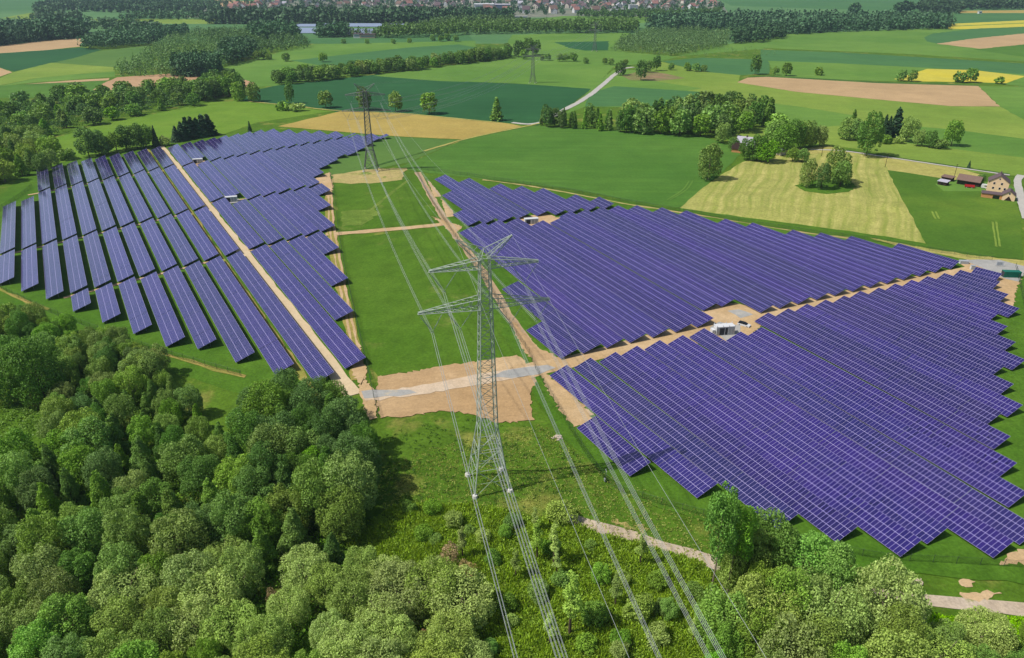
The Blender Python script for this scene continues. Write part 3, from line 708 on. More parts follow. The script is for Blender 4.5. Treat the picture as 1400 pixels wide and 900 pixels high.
# ------------------------------------------------------------------ pylons and wires
def pylon_meshes(hl, steel):
    hu = hl + 9.6; hw = hl + 12.0; ht = hu + 7.0
    body = MB()
    waist = 0.36 * hl
    def half(z):
        if z < waist: return 4.5 + (2.15 - 4.5) * z / waist
        return 2.15 + (1.05 - 2.15) * (z - waist) / (hw - waist)
    zs = [0]; z = 0
    while z < waist - 1: z += max(3.5, half(z) * 1.55); zs.append(min(z, waist))
    zs[-1] = waist; z = waist
    while z < hw - 1.5: z += max(1.9, half(z) * 1.5); zs.append(min(z, hw))
    zs[-1] = hw
    C = lambda z: [(half(z) * a, half(z) * b, z) for a, b in ((-1, -1), (1, -1), (1, 1), (-1, 1))]
    for z0, z1 in zip(zs, zs[1:]):
        a, b = C(z0), C(z1); q = 1.35 if hl < 45 else 1.0; rl = (0.17 if z0 < waist else 0.13) * q; rb = (0.075 if z0 < waist else 0.055) * q
        for i in range(4):
            j = (i + 1) % 4
            body.bar(a[i], b[i], rl); body.bar(a[i], b[j], rb); body.bar(a[j], b[i], rb)
            if z0 > 0: body.bar(a[i], a[j], rb)
            if z0 < waist * 0.7:
                m0 = (Vector(a[i]) + Vector(b[j])) / 2; body.bar(m0, (Vector(a[i]) + Vector(b[i])) / 2, 0.05); body.bar(m0, (Vector(a[j]) + Vector(b[j])) / 2, 0.05)
    for i in range(4): body.bar(C(hw)[i], C(hw)[(i + 1) % 4], 0.07)
    body.bar((0, 0, hw + 2.2), (1.0, 1.0, hw), 0.08); body.bar((0, 0, hw + 2.2), (-1.0, -1.0, hw), 0.08)
    body.bar((0, 0, hw + 2.2), (1.0, -1.0, hw), 0.08); body.bar((0, 0, hw + 2.2), (-1.0, 1.0, hw), 0.08)
    def arm(sgn, zb, ln, rise):
        m = MB(); w = half(zb); tip = Vector((sgn * ln, 0, zb + 0.15)); n = 7
        lo = [[Vector((sgn * w, s * w, zb)).lerp(tip + Vector((0, s * 0.25, 0)), i / n) for i in range(n + 1)] for s in (-1, 1)]
        up = [[Vector((sgn * w, s * w, zb + rise)).lerp(tip + Vector((0, s * 0.2, 0.35)), i / n) for i in range(n + 1)] for s in (-1, 1)]
        for s in (0, 1):
            m.bar(lo[s][0], lo[s][n], 0.11); m.bar(up[s][0], up[s][n], 0.1)
            for i in range(n):
                m.bar(lo[s][i], up[s][i], 0.055); m.bar(up[s][i], lo[s][i + 1], 0.055)
        for i in range(n):
            m.bar(lo[0][i], lo[1][i], 0.05); m.bar(lo[0][i], lo[1][i + 1], 0.05); m.bar(lo[1][i], lo[0][i + 1], 0.05)
            m.bar(up[0][i], up[1][i + 1], 0.05)
        m.bar(lo[0][n], lo[1][n], 0.08)
        return m
    def horn(sgn):
        m = MB(); tip = Vector((sgn * 6.2, 0, ht)); n = 5
        b = [Vector((sgn * 0.3, -0.9, hw)), Vector((sgn * 0.3, 0.9, hw)), Vector((sgn * 0.9, 0, hw - 1.6 if sgn else hw)), Vector((sgn * 0.2, 0, hw + 2.2))]
        tt = [tip + Vector((0, -.12, 0)), tip + Vector((0, .12, 0)), tip + Vector((0.1 * sgn, 0, -0.25)), tip]
        L = [[b[q].lerp(tt[q], i / n) for i in range(n + 1)] for q in range(4)]
        for q in range(4):
            m.bar(L[q][0], L[q][n], 0.09)
            for i in range(n):
                m.bar(L[q][i], L[(q + 1) % 4][i + 1], 0.05)
        return m
    def vstring(x0, x1, za, xc, zc):
        m = MB()
        for x in (x0, x1):
            a = Vector((x, 0, za)); e = Vector((xc, 0, zc)); m.bar(a, e, 0.035, 4)
            for i in range(3, 14):
                p = a.lerp(e, i / 16); d = (e - a).normalized(); m.bar(p - d * 0.06, p + d * 0.06, 0.13, 6)
        m.bar((xc - 0.35, 0, zc - 0.1), (xc + 0.35, 0, zc - 0.1), 0.07, 4)
        return m
    att = []
    ins = []
    for s in (-1, 1):
        for (x0, x1, za, xc) in ((15.1, 9.6, hl, 12.2), (9.0, 2.6, hl, 5.9), (12.2, 6.0, hu, 9.2)):
            ins.append(vstring(s * x0, s * x1, za, s * xc, za - 4.6)); att.append((s * xc, za - 4.8))
    feet = []
    for a, b in ((-1, -1), (1, -1), (1, 1), (-1, 1)):
        m = MB(); m.bar((4.5 * a, 4.5 * b, -0.2), (4.5 * a, 4.5 * b, 0.75), 0.75, 10, 0.6); feet.append(m)
    E = []
    E.append(('tower_body', body.mesh('tower_body', steel)))
    for s in (-1, 1):
        E.append(('crossarm', arm(s, hl, 15.2, 2.6).mesh('crossarm', steel)))
        E.append(('crossarm', arm(s, hu, 12.3, 2.2).mesh('crossarm', steel)))
        E.append(('earth_wire_peak', horn(s).mesh('earth_wire_peak', steel)))
    for m in ins: E.append(('insulator', m.mesh('insulator', M['insul'])))
    for m in feet: E.append(('foundation', m.mesh('foundation', M['concrete'])))
    earth = [(-6.2, ht), (6.2, ht)]
    return E, att, earth

def place_pylon(E, label, X, Y, az, sc):
    r = root('transmission_pylon', label, 'pylon', (X, Y, 0), math.radians(az), 'pylons of the overhead line'); r.scale = (sc,) * 3
    for n, me in E: link(n, me, r)
    return r
EA, ATT_A, EW_A = pylon_meshes(49.4, M['pylon'])
EB, ATT_B, EW_B = pylon_meshes(37.2, M['pylon_grey'])
PYL = [
    (67.7, -177.0, 13.0, 1.0, 'A', None),
    (-6.0, 149.6, 15.0, 1.0, 'A', 'tall pale green lattice pylon in the foreground meadow beside the dirt patch'),
    (-91.0, 470.0, 4.0, 1.0, 'B', 'grey lattice pylon on a straw patch between the two solar fields'),
    (23.5, 868.0, -16.0, 0.76, 'B', 'faint lattice pylon in the green field left of the country road'),
    (129.0, 1218.0, -17.0, 0.8, 'B', 'faintest farthest lattice pylon beside the small dark green field'),
]
spots = []
for X, Y, az, sc, typ, lab in PYL:
    E, att, ew = (EA, ATT_A, EW_A) if typ == 'A' else (EB, ATT_B, EW_B)
    if lab: place_pylon(E, lab, X, Y, az, sc)
    ca, sa = math.cos(math.radians(az)), math.sin(math.radians(az))
    spots.append([Vector((X + ca * x * sc, Y + sa * x * sc, z * sc)) for x, z in att + ew])
def span(mb, a, b, sag, r, off, n):
    pts = []
    for i in range(n + 1):
        t = i / n; p = a.lerp(b, t) + Vector(off); p.z -= 4 * sag * t * (1 - t); pts.append(p)
    for p, q in zip(pts, pts[1:]): mb.bar(p, q, r, 4, caps=False)
ARMN = ['outer left phase of the lower crossarms', 'inner left phase of the lower crossarms', 'left phase of the upper crossarms',
        'outer right phase of the lower crossarms', 'inner right phase of the lower crossarms', 'right phase of the upper crossarms']
for c in range(8):
    mb = MB()
    for k in range(4):
        a, b = spots[k][c], spots[k + 1][c]; L = (b - a).length; sag = L * L / 335 ** 2 * (8.0 if c < 6 else 6.0)
        sag = min(sag, 9.5)
        n = 40 if k < 2 else 20
        if c < 6:
            for ox, oz in ((-0.22, 0), (0.22, 0), (-0.22, -0.44), (0.22, -0.44)): span(mb, a, b, sag, 0.023, (ox, 0, oz), n)
        else: span(mb, a, b, sag, 0.020, (0, 0, 0), n)
    if c < 6:
        o = link('conductor_bundle', mb.mesh('conductor_bundle', M['wire']))
        tag(o, 'bundle of four pale wires, ' + ARMN[c] + ' from pylon to pylon', 'power line', 'conductors of the overhead line')
    else:
        o = link('earth_wire', mb.mesh('earth_wire', M['wire']))
        tag(o, 'thin single wire on the %s tips of the pylon tops' % ('left', 'right')[c - 6], 'power line', 'conductors of the overhead line')

# ------------------------------------------------------------------ fences
post_me = None
def fence(label, px, h=2.1, step=5.0, world=False):
    global post_me
    P = [p if world else G(*p) for p in px]
    pts = []; carry = 0.0
    for a, b in zip(P, P[1:]):
        L = math.dist(a, b); d = carry
        while d < L:
            pts.append((a[0] + (b[0] - a[0]) * d / L, a[1] + (b[1] - a[1]) * d / L)); d += step
        carry = d - L
    pts.append(P[-1])
    o0 = pts[len(pts) // 2]
    r = root('wire_mesh_fence', label, 'fence', (o0[0], o0[1], 0), 0, 'perimeter fences of the solar park')
    if post_me is None:
        m = MB(); m.bar((0, 0, -0.1), (0, 0, h + 0.15), 0.055, 6); m.bar((0, 0, h + 0.15), (0.18, 0, h + 0.4), 0.04, 4); post_me = m.mesh('post', M['fence_post'])
    m = MB(); acc = 0
    for a, b in zip(pts, pts[1:]):
        L = math.dist(a, b)
        m.quad([(a[0] - o0[0], a[1] - o0[1], 0.12), (b[0] - o0[0], b[1] - o0[1], 0.12), (b[0] - o0[0], b[1] - o0[1], h), (a[0] - o0[0], a[1] - o0[1], h)],
               [(acc, 0), (acc + L, 0), (acc + L, h), (acc, h)]); acc += L
    link('mesh_panel', m.mesh('mesh_panel', M['mesh']), r)
    m = MB()
    for a, b in zip(pts, pts[1:]):
        for z in (h + 0.02, 0.1):
            m.bar((a[0] - o0[0], a[1] - o0[1], z), (b[0] - o0[0], b[1] - o0[1], z), 0.025, 4, caps=False)
    link('tension_wire', m.mesh('tension_wire', M['fence_post']), r)
    for p in pts[:100]: link('post', post_me, r, (p[0] - o0[0], p[1] - o0[1], 0))
fence('green wire fence along the right edge of the left solar field', [(451, 238), (456, 262), (463, 318), (471, 365), (480, 405), (493, 462), (505, 515), (511, 545), (518, 573)])
fence('green wire fence along the corridor side of the right solar field', [(569, 236), (590, 276), (618, 318), (645, 357), (672, 398), (700, 450), (722, 482), (734, 510), (752, 540), (775, 580), (800, 622), (826, 656), (848, 672)])
fence('green wire fence between the right solar field and the even green field', [(576, 232), (640, 241), (740, 256), (800, 266), (860, 278), (930, 290)])
fence('green wire fence between the right solar field and the hay meadow', [(934, 290.5), (1040, 309), (1120, 321), (1185, 329), (1250, 340)])
fence('wire fence on the bare verge below the lush pasture', [(1254, 341), (1330, 353), (1356, 357)], 2.1)
fence('green wire fence climbing the far right edge beside the green container', [(1388, 366), (1394, 392), (1404, 440)])
fence('wire fence below the left solar field above the wood', [(-20, 385), (20, 405), (60, 424), (100, 440), (160, 462), (215, 482), (270, 498), (330, 515)])
fence('wire fence at the lower right before the last solar tables', [(852, 674), (900, 690), (960, 706), (1040, 726), (1120, 748), (1200, 766), (1300, 771), (1420, 778)])
fence('wire fence beyond the upper left end of the left solar field', [(-20, 300), (30, 268), (44, 256)])

# ------------------------------------------------------------------ trees
def unit(v): return v / np.maximum(1e-9, np.linalg.norm(v, axis=1, keepdims=True))
def leaf_quads(rng, pos, nor, size, jitter=0.75):
    n = len(pos)
    N = unit(nor + rng.normal(0, jitter, (n, 3)))
    T = unit(np.cross(N, rng.normal(0, 1, (n, 3)))); B = np.cross(N, T)
    a = size * rng.uniform(0.55, 1.25, (n, 1)) * 0.5; b = a * rng.uniform(0.55, 1.0, (n, 1))
    sk = rng.uniform(-0.4, 0.4, (n, 1))
    V = np.stack([pos - T * a + B * b * sk, pos - B * b - T * a * sk, pos + T * a - N * a * 0.25, pos + B * b + T * a * sk], 1).reshape(-1, 3)
    Fq = np.arange(4 * n).reshape(n, 4)
    return V, Fq
def lobed(rng, lobes, n, size, lowcut=-0.8):
    """leaf faces spread through the outer volume of a set of lobes (x,y,z,rx,ry,rz)"""
    L = np.array(lobes); w = (L[:, 3] * L[:, 4] + L[:, 3] * L[:, 5]); w = w / w.sum()
    P = np.zeros((0, 3)); Nn = np.zeros((0, 3))
    while len(P) < n:
        m = n * 2; k = rng.choice(len(L), m, p=w)
        d = unit(rng.normal(0, 1, (m, 3))); d = d[:, :]
        keep = d[:, 2] > lowcut; k = k[keep]; d = d[keep]
        rad = 1.1 - np.abs(rng.normal(0, 0.26, (len(d), 1)))
        p = L[k, :3] + d * L[k, 3:] * rad
        # not deep inside another lobe
        q = (p[:, None, :] - L[None, :, :3]) / L[None, :, 3:]; r2 = (q ** 2).sum(2)
        r2[np.arange(len(p)), k] = 9
        ok = r2.min(1) > 0.62
        P = np.vstack([P, p[ok]]); Nn = np.vstack([Nn, d[ok]])
    P, Nn = P[:n], Nn[:n]
    Nn = unit(Nn + np.array([0, 0, 0.35]))
    return leaf_quads(rng, P, Nn, size)
def broad_lobes(rng, h, R, z0, nl, lump=0.42, top=1.0):
    """an uneven round crown: a core and lumps over it"""
    cz = (z0 + h) / 2; rz = (h - z0) / 2
    lobes = [(0, 0, cz, R * 0.72, R * 0.72, rz * 0.78)]
    for i in range(nl):
        t = rng.uniform(0, 2 * PI); s = rng.uniform(-0.85, 0.97)
        q = max(0.2, 1 - abs(s) ** (2.6 if s > 0 else 4.0)) ** 0.5; rr = R * lump * rng.choice((0.5, 0.75, 1.0, 1.45))
        lobes.append((math.cos(t) * q * (R - rr * 0.75), math.sin(t) * q * (R - rr * 0.75), cz + s * (rz - rr * 0.6), rr, rr, rr * rng.uniform(0.85, 1.6)))
    return lobes
def conifer_cloud(rng, h, R, z0, n, size, ragged=0.25):
    t = rng.random(n) ** 0.62                      # 0 at top .. 1 bottom
    z = h - t * (h - z0)
    tier = 0.72 + 0.28 * np.abs(np.sin(z * 2.2))
    r = R * (0.05 + 0.95 * t) * tier * (1 - np.abs(rng.normal(0, ragged, n)))
    a = rng.uniform(0, 2 * PI, n)
    a = a + 0.25 * np.sin(3 * a + z)
    P = np.stack([np.cos(a) * r, np.sin(a) * r, z], 1)
    N = np.stack([np.cos(a), np.sin(a), np.full(n, 0.55)], 1)
    return leaf_quads(rng, P, unit(N), size, 0.6)
def trunk_mesh(rng, h, z0, r, mat, limbs=4, R=3.0):
    m = MB(); p = Vector((0, 0, -0.3)); n = 4; top = z0 + (h - z0) * 0.6; rr = r
    for i in range(n):
        q = Vector((rng.normal(0, 0.12) * (i + 1) * 0.5, rng.normal(0, 0.12) * (i + 1) * 0.5, top * (i + 1) / n)); r2 = r * (1 - 0.72 * (i + 1) / n)
        m.bar(p, q, rr, 7, r2, caps=False); p, rr = q, r2
    for i in range(limbs):
        t = rng.uniform(0, 2 * PI); zz = z0 + (top - z0) * rng.uniform(0.0, 0.7)
        m.bar((0, 0, zz), (math.cos(t) * R * 0.6, math.sin(t) * R * 0.6, zz + R * rng.uniform(0.4, 0.9)), r * 0.42, 5, r * 0.12, caps=False)
    return m.mesh('trunk', mat)

def make_kind(kind, lod, seed):
    """-> crown mesh, trunk mesh, height"""
    rng = np.random.default_rng(seed)
    nl, sz = {'near': (1.0, 1.0), 'mid': (0.24, 2.1), 'far': (0.07, 3.9)}[lod]
    if kind == 'broadleaf':
        h, R, z0 = 13.0, 5.2, 0.9; V, Fq = lobed(rng, broad_lobes(rng, h, R, z0, 44, 0.26), int(12500 * nl), 0.36 * sz); mat = 'lf_mid'; bk = 'bark'
    elif kind == 'dark_broadleaf':
        h, R, z0 = 17.0, 5.8, 1.0; V, Fq = lobed(rng, broad_lobes(rng, h, R, z0, 54, 0.24), int(16000 * nl), 0.36 * sz); mat = 'lf_dark'; bk = 'bark'
    elif kind == 'olive_broadleaf':
        h, R, z0 = 12.0, 4.8, 0.7; V, Fq = lobed(rng, broad_lobes(rng, h, R, z0, 46, 0.25), int(12500 * nl), 0.32 * sz); mat = 'lf_olive'; bk = 'barkgrey'
    elif kind == 'willow':
        h, R, z0 = 9.0, 5.2, 0.5
        lobes = broad_lobes(rng, h, R, z0, 60, 0.21); V, Fq = lobed(rng, lobes, int(15000 * nl), 0.29 * sz); mat = 'lf_willow'; bk = 'barkgrey'
    elif kind == 'bright_broadleaf':
        h, R, z0 = 12.0, 4.8, 0.7; V, Fq = lobed(rng, broad_lobes(rng, h, R, z0, 44, 0.26), int(11500 * nl), 0.36 * sz); mat = 'lf_bright'; bk = 'bark'
    elif kind == 'alder':
        h, R, z0 = 15.0, 3.8, 0.7
        lobes = []
        for i in range(44):
            t = i / 43; z = z0 + (h - z0) * (0.06 + 0.88 * t); rr = R * (1.05 - 0.75 * t) * rng.uniform(0.25, 0.48)
            a = rng.uniform(0, 2 * PI); q = R * (1.0 - 0.85 * t) * 0.7
            lobes.append((math.cos(a) * q, math.sin(a) * q, z, rr, rr, rr * 0.95))
        lobes.append((0, 0, h * 0.5, R * 0.5, R * 0.5, h * 0.36))
        V, Fq = lobed(rng, lobes, int(11000 * nl), 0.34 * sz); mat = 'lf_mid' if seed % 2 else 'lf_dark'; bk = 'bark'
    elif kind == 'conifer':
        h, R, z0 = 16.0, 3.8, 0.3; V, Fq = conifer_cloud(rng, h, R, z0, int(8500 * nl), 0.42 * sz); mat = 'lf_conifer'; bk = 'bark'
    elif kind == 'shrub':
        h, R, z0 = 3.6, 2.4, 0.1; V, Fq = lobed(rng, broad_lobes(rng, h, R, z0, 16, 0.36), int(2600 * nl), 0.32 * sz, -0.8); mat = 'lf_mid'; bk = 'bark'
    elif kind == 'pale_shrub':
        h, R, z0 = 3.6, 2.2, 0.1; V, Fq = lobed(rng, broad_lobes(rng, h, R, z0, 16, 0.34), int(2600 * nl), 0.28 * sz, -0.8); mat = 'lf_willow'; bk = 'barkgrey'
    elif kind == 'dry_shrub':
        h, R, z0 = 5.0, 2.0, 0.2; V, Fq = lobed(rng, broad_lobes(rng, h, R, z0, 14, 0.4), int(1500 * nl), 0.24 * sz, -0.8); mat = 'lf_dry'; bk = 'barkgrey'
    elif kind == 'ash':       # tall bare trunk, airy crown
        h, R, z0 = 26.0, 4.0, 11.5; V, Fq = lobed(rng, broad_lobes(rng, h, R, z0, 36, 0.26), int(5600 * nl), 0.46 * sz); mat = 'lf_bright'; bk = 'barkgrey'
    elif kind == 'birch':
        h, R, z0 = 15.0, 2.0, 5.5
        lobes = []
        for i in range(16):
            t = i / 15; a = rng.uniform(0, 2 * PI); q = R * rng.uniform(0.2, 0.8) * (1 - 0.6 * t); rr = R * rng.uniform(0.3, 0.5) * (1.1 - 0.5 * t)
            lobes.append((math.cos(a) * q, math.sin(a) * q, z0 + (h - z0) * (0.05 + 0.9 * t), rr, rr, rr))
        V, Fq = lobed(rng, lobes, int(2200 * nl), 0.34 * sz); mat = 'lf_willow'; bk = 'bark'
    crown = np_mesh('crown', V, Fq, M[mat])
    tr = trunk_mesh(rng, h, z0 if z0 > 1 else 1.0, 0.30 if kind not in ('shrub', 'pale_shrub', 'dry_shrub') else 0.08, M[bk], 5, R)
    return crown, tr, h

KIND_NAME = {'broadleaf': 'broadleaf_tree', 'dark_broadleaf': 'broadleaf_tree', 'olive_broadleaf': 'broadleaf_tree', 'bright_broadleaf': 'broadleaf_tree', 'willow': 'willow_tree',
             'alder': 'alder_tree', 'conifer': 'conifer_tree', 'shrub': 'shrub', 'pale_shrub': 'shrub', 'dry_shrub': 'shrub', 'ash': 'ash_tree', 'birch': 'birch_tree'}
KIND_WORD = {'broadleaf': 'green round tree', 'dark_broadleaf': 'large dark green tree', 'olive_broadleaf': 'olive green tree', 'bright_broadleaf': 'bright green tree', 'willow': 'pale olive willow',
             'alder': 'narrow pointed green tree', 'conifer': 'dark conifer', 'shrub': 'green shrub', 'pale_shrub': 'pale grey-green shrub', 'dry_shrub': 'brown dry shrub', 'ash': 'tall bare-trunked tree', 'birch': 'slender airy tree'}
_kinds = {}
def kind_variants(kind, lod, nvar):
    key = (kind, lod)
    if key not in _kinds: _kinds[key] = []
    while len(_kinds[key]) < nvar:
        _kinds[key].append(make_kind(kind, lod, 100 + 17 * len(_kinds[key]) + sum(map(ord, kind)) + len(lod)))
    return _kinds[key]
TREES = []
def tree(kind, X, Y, h, wide=1.0, label=None, group=None, name=None):
    D = depth(X, Y)
    lod = 'near' if D < 270 else 'mid' if D < 560 else 'far'
    vr = kind_variants(kind, lod, 4 if lod == 'near' else 3)
    crown, tr, h0 = random.choice(vr)
    s = h / h0; w = s * wide * random.uniform(0.94, 1.06)
    r = root(name or KIND_NAME[kind], label or KIND_WORD[kind], 'shrub' if 'shrub' in kind else 'tree', (X, Y, 0), random.uniform(0, 2 * PI), group)
    r.scale = (w, w, s)
    if 'shrub' not in kind: link('trunk', tr, r)
    link('crown', crown, r)
    TREES.append(r)
    return r

def inside(p, poly):
    x, y = p; c = False; j = len(poly) - 1
    for i in range(len(poly)):
        xi, yi = poly[i]; xj, yj = poly[j]
        if (yi > y) != (yj > y) and x < (xj - xi) * (y - yi) / (yj - yi) + xi: c = not c
        j = i
    return c
def scatter(px, dmin, seed, tries=9000, limit=999):
    r = random.Random(seed); W = [G(*p) for p in px]
    xs = [p[0] for p in W]; ys = [p[1] for p in W]; out = []
    for _ in range(tries):
        p = (r.uniform(min(xs), max(xs)), r.uniform(min(ys), max(ys)))
        if not inside(p, W): continue
        if any((p[0] - q[0]) ** 2 + (p[1] - q[1]) ** 2 < dmin * dmin for q in out): continue
        out.append(p)
        if len(out) >= limit: break
    return out
def stand(px_or_pts, dmin, mix, hrange, where, group, seed, world=False, per=9, hfun=None, wide=1.0, name=None):
    """individual trees in a polygon; labelled by look and by place (rank from the camera, then left to right)"""
    pts = px_or_pts if world else scatter(px_or_pts, dmin, seed)
    rr = random.Random(seed + 1)
    pts = sorted(pts, key=lambda p: p[1])
    ranks = [pts[i:i + per] for i in range(0, len(pts), per)]
    for ri, rk in enumerate(ranks):
        rk.sort(key=lambda p: p[0] / depth(*p))
        for ci, p in enumerate(rk):
            kinds = mix(p) if callable(mix) else mix
            k = rr.choices([a for a, _ in kinds], [b for _, b in kinds])[0]
            h = rr.uniform(*hrange) if not hfun else hfun(p, rr)
            if 'shrub' in k: h = rr.uniform(2.5, 4.5)
            if k == 'willow' and hfun: h = min(h, 10) * rr.uniform(0.85, 1.1)
            lab = '%s %s, ' % (KIND_WORD[k], where)
            if len(ranks) > 1: lab += '%s from left in %s rank' % (ordinal(ci + 1), ordinal(ri + 1))
            else: lab += '%s from the left' % ordinal(ci + 1)
            tree(k, p[0], p[1], h, wide * rr.uniform(0.9, 1.15), lab, group, name)

# ------------------------------------------------------------------ far woods (one mass each)
def wood_mesh(name, label, px, dmin, hr, kindfun, mat, seed, n=70, leaf=2.4, world=None):
    rng = np.random.default_rng(seed); pts = world or scatter(px, dmin, seed, 20000, 1000)
    VV, FF, off = [], [], 0
    tm = []
    for kind in ('round', 'cone'):
        for q in range(3):
            if kind == 'round': V, Fq = lobed(rng, broad_lobes(rng, 1.0, 0.42, 0.08, 9, 0.4), n, leaf / 14)
            else: V, Fq = conifer_cloud(rng, 1.0, 0.17, 0.02, n, leaf / 24)
            tm.append((kind, V, Fq))
    rd = random.Random(seed)
    for p in pts:
        kd = kindfun(p, rd); kind, V, Fq = rd.choice([t for t in tm if t[0] == kd])
        h = rd.uniform(*hr); w = h * rd.uniform(0.9, 1.3) * (1.0 if kd == 'round' else 1.3); a = rd.uniform(0, 2 * PI); c, s = math.cos(a), math.sin(a)
        X = np.stack([V[:, 0] * c - V[:, 1] * s, V[:, 0] * s + V[:, 1] * c, V[:, 2]], 1) * np.array([w, w, h]) + np.array([p[0], p[1], 0])
        VV.append(X); FF.append(Fq + off); off += len(V)
    if not VV: return
    o = link(name, np_mesh(name, np.vstack(VV), np.vstack(FF), M[mat]))
    return tag(o, label, 'woodland', None, 'stuff')
rnd_ = lambda p, r: 'round'
con_ = lambda p, r: 'cone'
mixk2 = lambda p, r: 'cone' if r.random() < 0.85 else 'round'
mixk = lambda p, r: 'cone' if r.random() < 0.6 else 'round'
# --- foreground wood, left
def near_mix(p):
    x, y = PX(*p)
    if y > 790 and x > 330: return [('willow', 7), ('olive_broadleaf', 1.5), ('dry_shrub', 0.4)]
    if y > 760 and x < 330: return [('olive_broadleaf', 3), ('willow', 3), ('broadleaf', 2), ('bright_broadleaf', 1)]
    if x > 330 and y < 700: return [('dark_broadleaf', 3), ('alder', 2), ('broadleaf', 2)]
    return [('broadleaf', 2.2), ('alder', 4.5), ('olive_broadleaf', 2), ('dark_broadleaf', 1), ('bright_broadleaf', 0.9)]
def near_h(p, rr):
    x, y = PX(*p)
    if x > 330 and y < 720: return rr.uniform(13, 17)
    if y > 790: return rr.uniform(8, 12)
    return rr.uniform(9.5, 14.5)
LWOOD = [(-25, 640), (40, 645), (130, 622), (225, 612), (300, 640), (345, 636), (372, 600), (420, 590), (470, 592), (496, 610), (500, 650), (490, 705), (455, 742), (500, 785), (570, 800), (640, 835), (655, 900), (640, 950), (400, 960), (-25, 960)]
stand(LWOOD, 6.3, near_mix, None, 'in left foreground wood', 'trees of the left foreground wood', 3, hfun=near_h, per=10)
one = lambda kind, x, y, h, label, wide=1.0, group=None, name=None: tree(kind, *G(x, y), h, wide, label, group, name)
one('dark_broadleaf', 18, 545, 22, 'huge dark tree at the left picture edge above the small glade', 1.05)
one('dark_broadleaf', 62, 548, 21, 'second huge dark tree above the glade, right of the edge tree', 1.1)
one('bright_broadleaf', 70, 480, 10, 'yellow-green tree behind the huge dark pair at left', 1.1)
one('dark_broadleaf', 34, 470, 12, 'dark tree below the end of the second table row from left', 1.0)
one('broadleaf', 105, 500, 10, 'round green tree below the shortest left field table', 1.0)
one('olive_broadleaf', 92, 560, 9, 'greyish olive tree right of the huge dark pair', 1.0)
one('dark_broadleaf', 150, 500, 10, 'dark bushy tree touching the end of the left field tables', 1.15)
one('broadleaf', 178, 496, 8, 'small round tree right of the dark bushy one', 1.1)
one('olive_broadleaf', 198, 528, 11.5, 'rounded olive tree beside the mown strip below the left tables', 1.25)
one('olive_broadleaf', 140, 548, 9, 'olive tree behind the wood, left of the rounded olive one', 1.2)
stand([(112, 478), (150, 474), (190, 492), (220, 512), (240, 540), (275, 586), (320, 612), (300, 628), (225, 604), (120, 610), (50, 612), (96, 560), (84, 510)], 5.6, [('broadleaf', 1.5), ('olive_broadleaf', 1.5), ('alder', 3.5), ('dark_broadleaf', 1)], (7, 11), 'behind left wood below tables', 'trees between the left wood and the tables', 13, per=8)
stand([(-25, 460), (20, 440), (90, 452), (110, 480), (90, 500), (40, 492), (-25, 500)], 6.0, [('broadleaf', 2), ('olive_broadleaf', 1.5), ('alder', 2), ('dark_broadleaf', 1)], (6, 10), 'below the fence at far left', 'trees at the left below the fence', 14, per=8)
one('bright_broadleaf', 440, 668, 11, 'bright green tree in front of the dark trees by the road gate', 1.15)
one('bright_broadleaf', 465, 640, 10, 'bright yellow-green tree nearest the dirt patch gate', 1.1)
one('olive_broadleaf', 470, 735, 13, 'tall olive tree at the corner of the left wood above the glade', 1.0)
one('dark_broadleaf', 400, 575, 15.5, 'darkest big tree hiding the end of the service road', 1.15)
one('dark_broadleaf', 452, 578, 14.5, 'big dark tree just left of the road gate', 1.15)
one('dark_broadleaf', 352, 590, 13, 'dark big tree hiding the ends of two table rows', 1.1)
# --- bottom right wood
def rmix(p):
    x, y = PX(*p)
    return [('willow', 4), ('olive_broadleaf', 3), ('broadleaf', 2), ('birch', 0.6), ('bright_broadleaf', 0.8)]
RWOOD = [(985, 800), (1050, 812), (1120, 822), (1180, 846), (1215, 880), (1225, 985), (975, 985), (975, 890)]
stand(RWOOD, 5.8, rmix, (11.5, 16), 'in the lower right wood', 'trees of the lower right wood', 21, per=8, wide=0.72)
R2 = [(1272, 900), (1320, 880), (1420, 880), (1420, 985), (1262, 985)]
stand(R2, 6.0, [('olive_broadleaf', 2), ('broadleaf', 2), ('willow', 1)], (7, 10), 'at the bottom right picture corner', 'trees at the bottom right corner', 22, per=8)
one('ash', 969, 830, 31, 'tall tree with long bare trunk before the near solar tables', 0.66)
one('ash', 993, 820, 25, 'second bare-trunked tree, right of the tallest one', 0.85)
one('willow', 1012, 806, 17, 'tall willow between the bare trunks and the round bright tree', 0.62)
one('broadleaf', 1040, 800, 17, 'full green tree against the solar tables, right of the bare trunks', 0.9)
one('bright_broadleaf', 1088, 808, 15, 'round bright tree overlapping the table corner at the lower right', 1.0)
one('birch', 779, 866, 16, 'slender airy tree on a bare stem amid the tall herbs', 1.2)
one('pale_shrub', 768, 713, 4.5, 'pale grey-green bush hiding the left end of the gravel track', 1.3)
one('birch', 757, 772, 12, 'thin grey-green tree left of the track end', 1.1)
one('birch', 734, 765, 11, 'thin grey-green tree nearest the pylon on its right', 1.1)
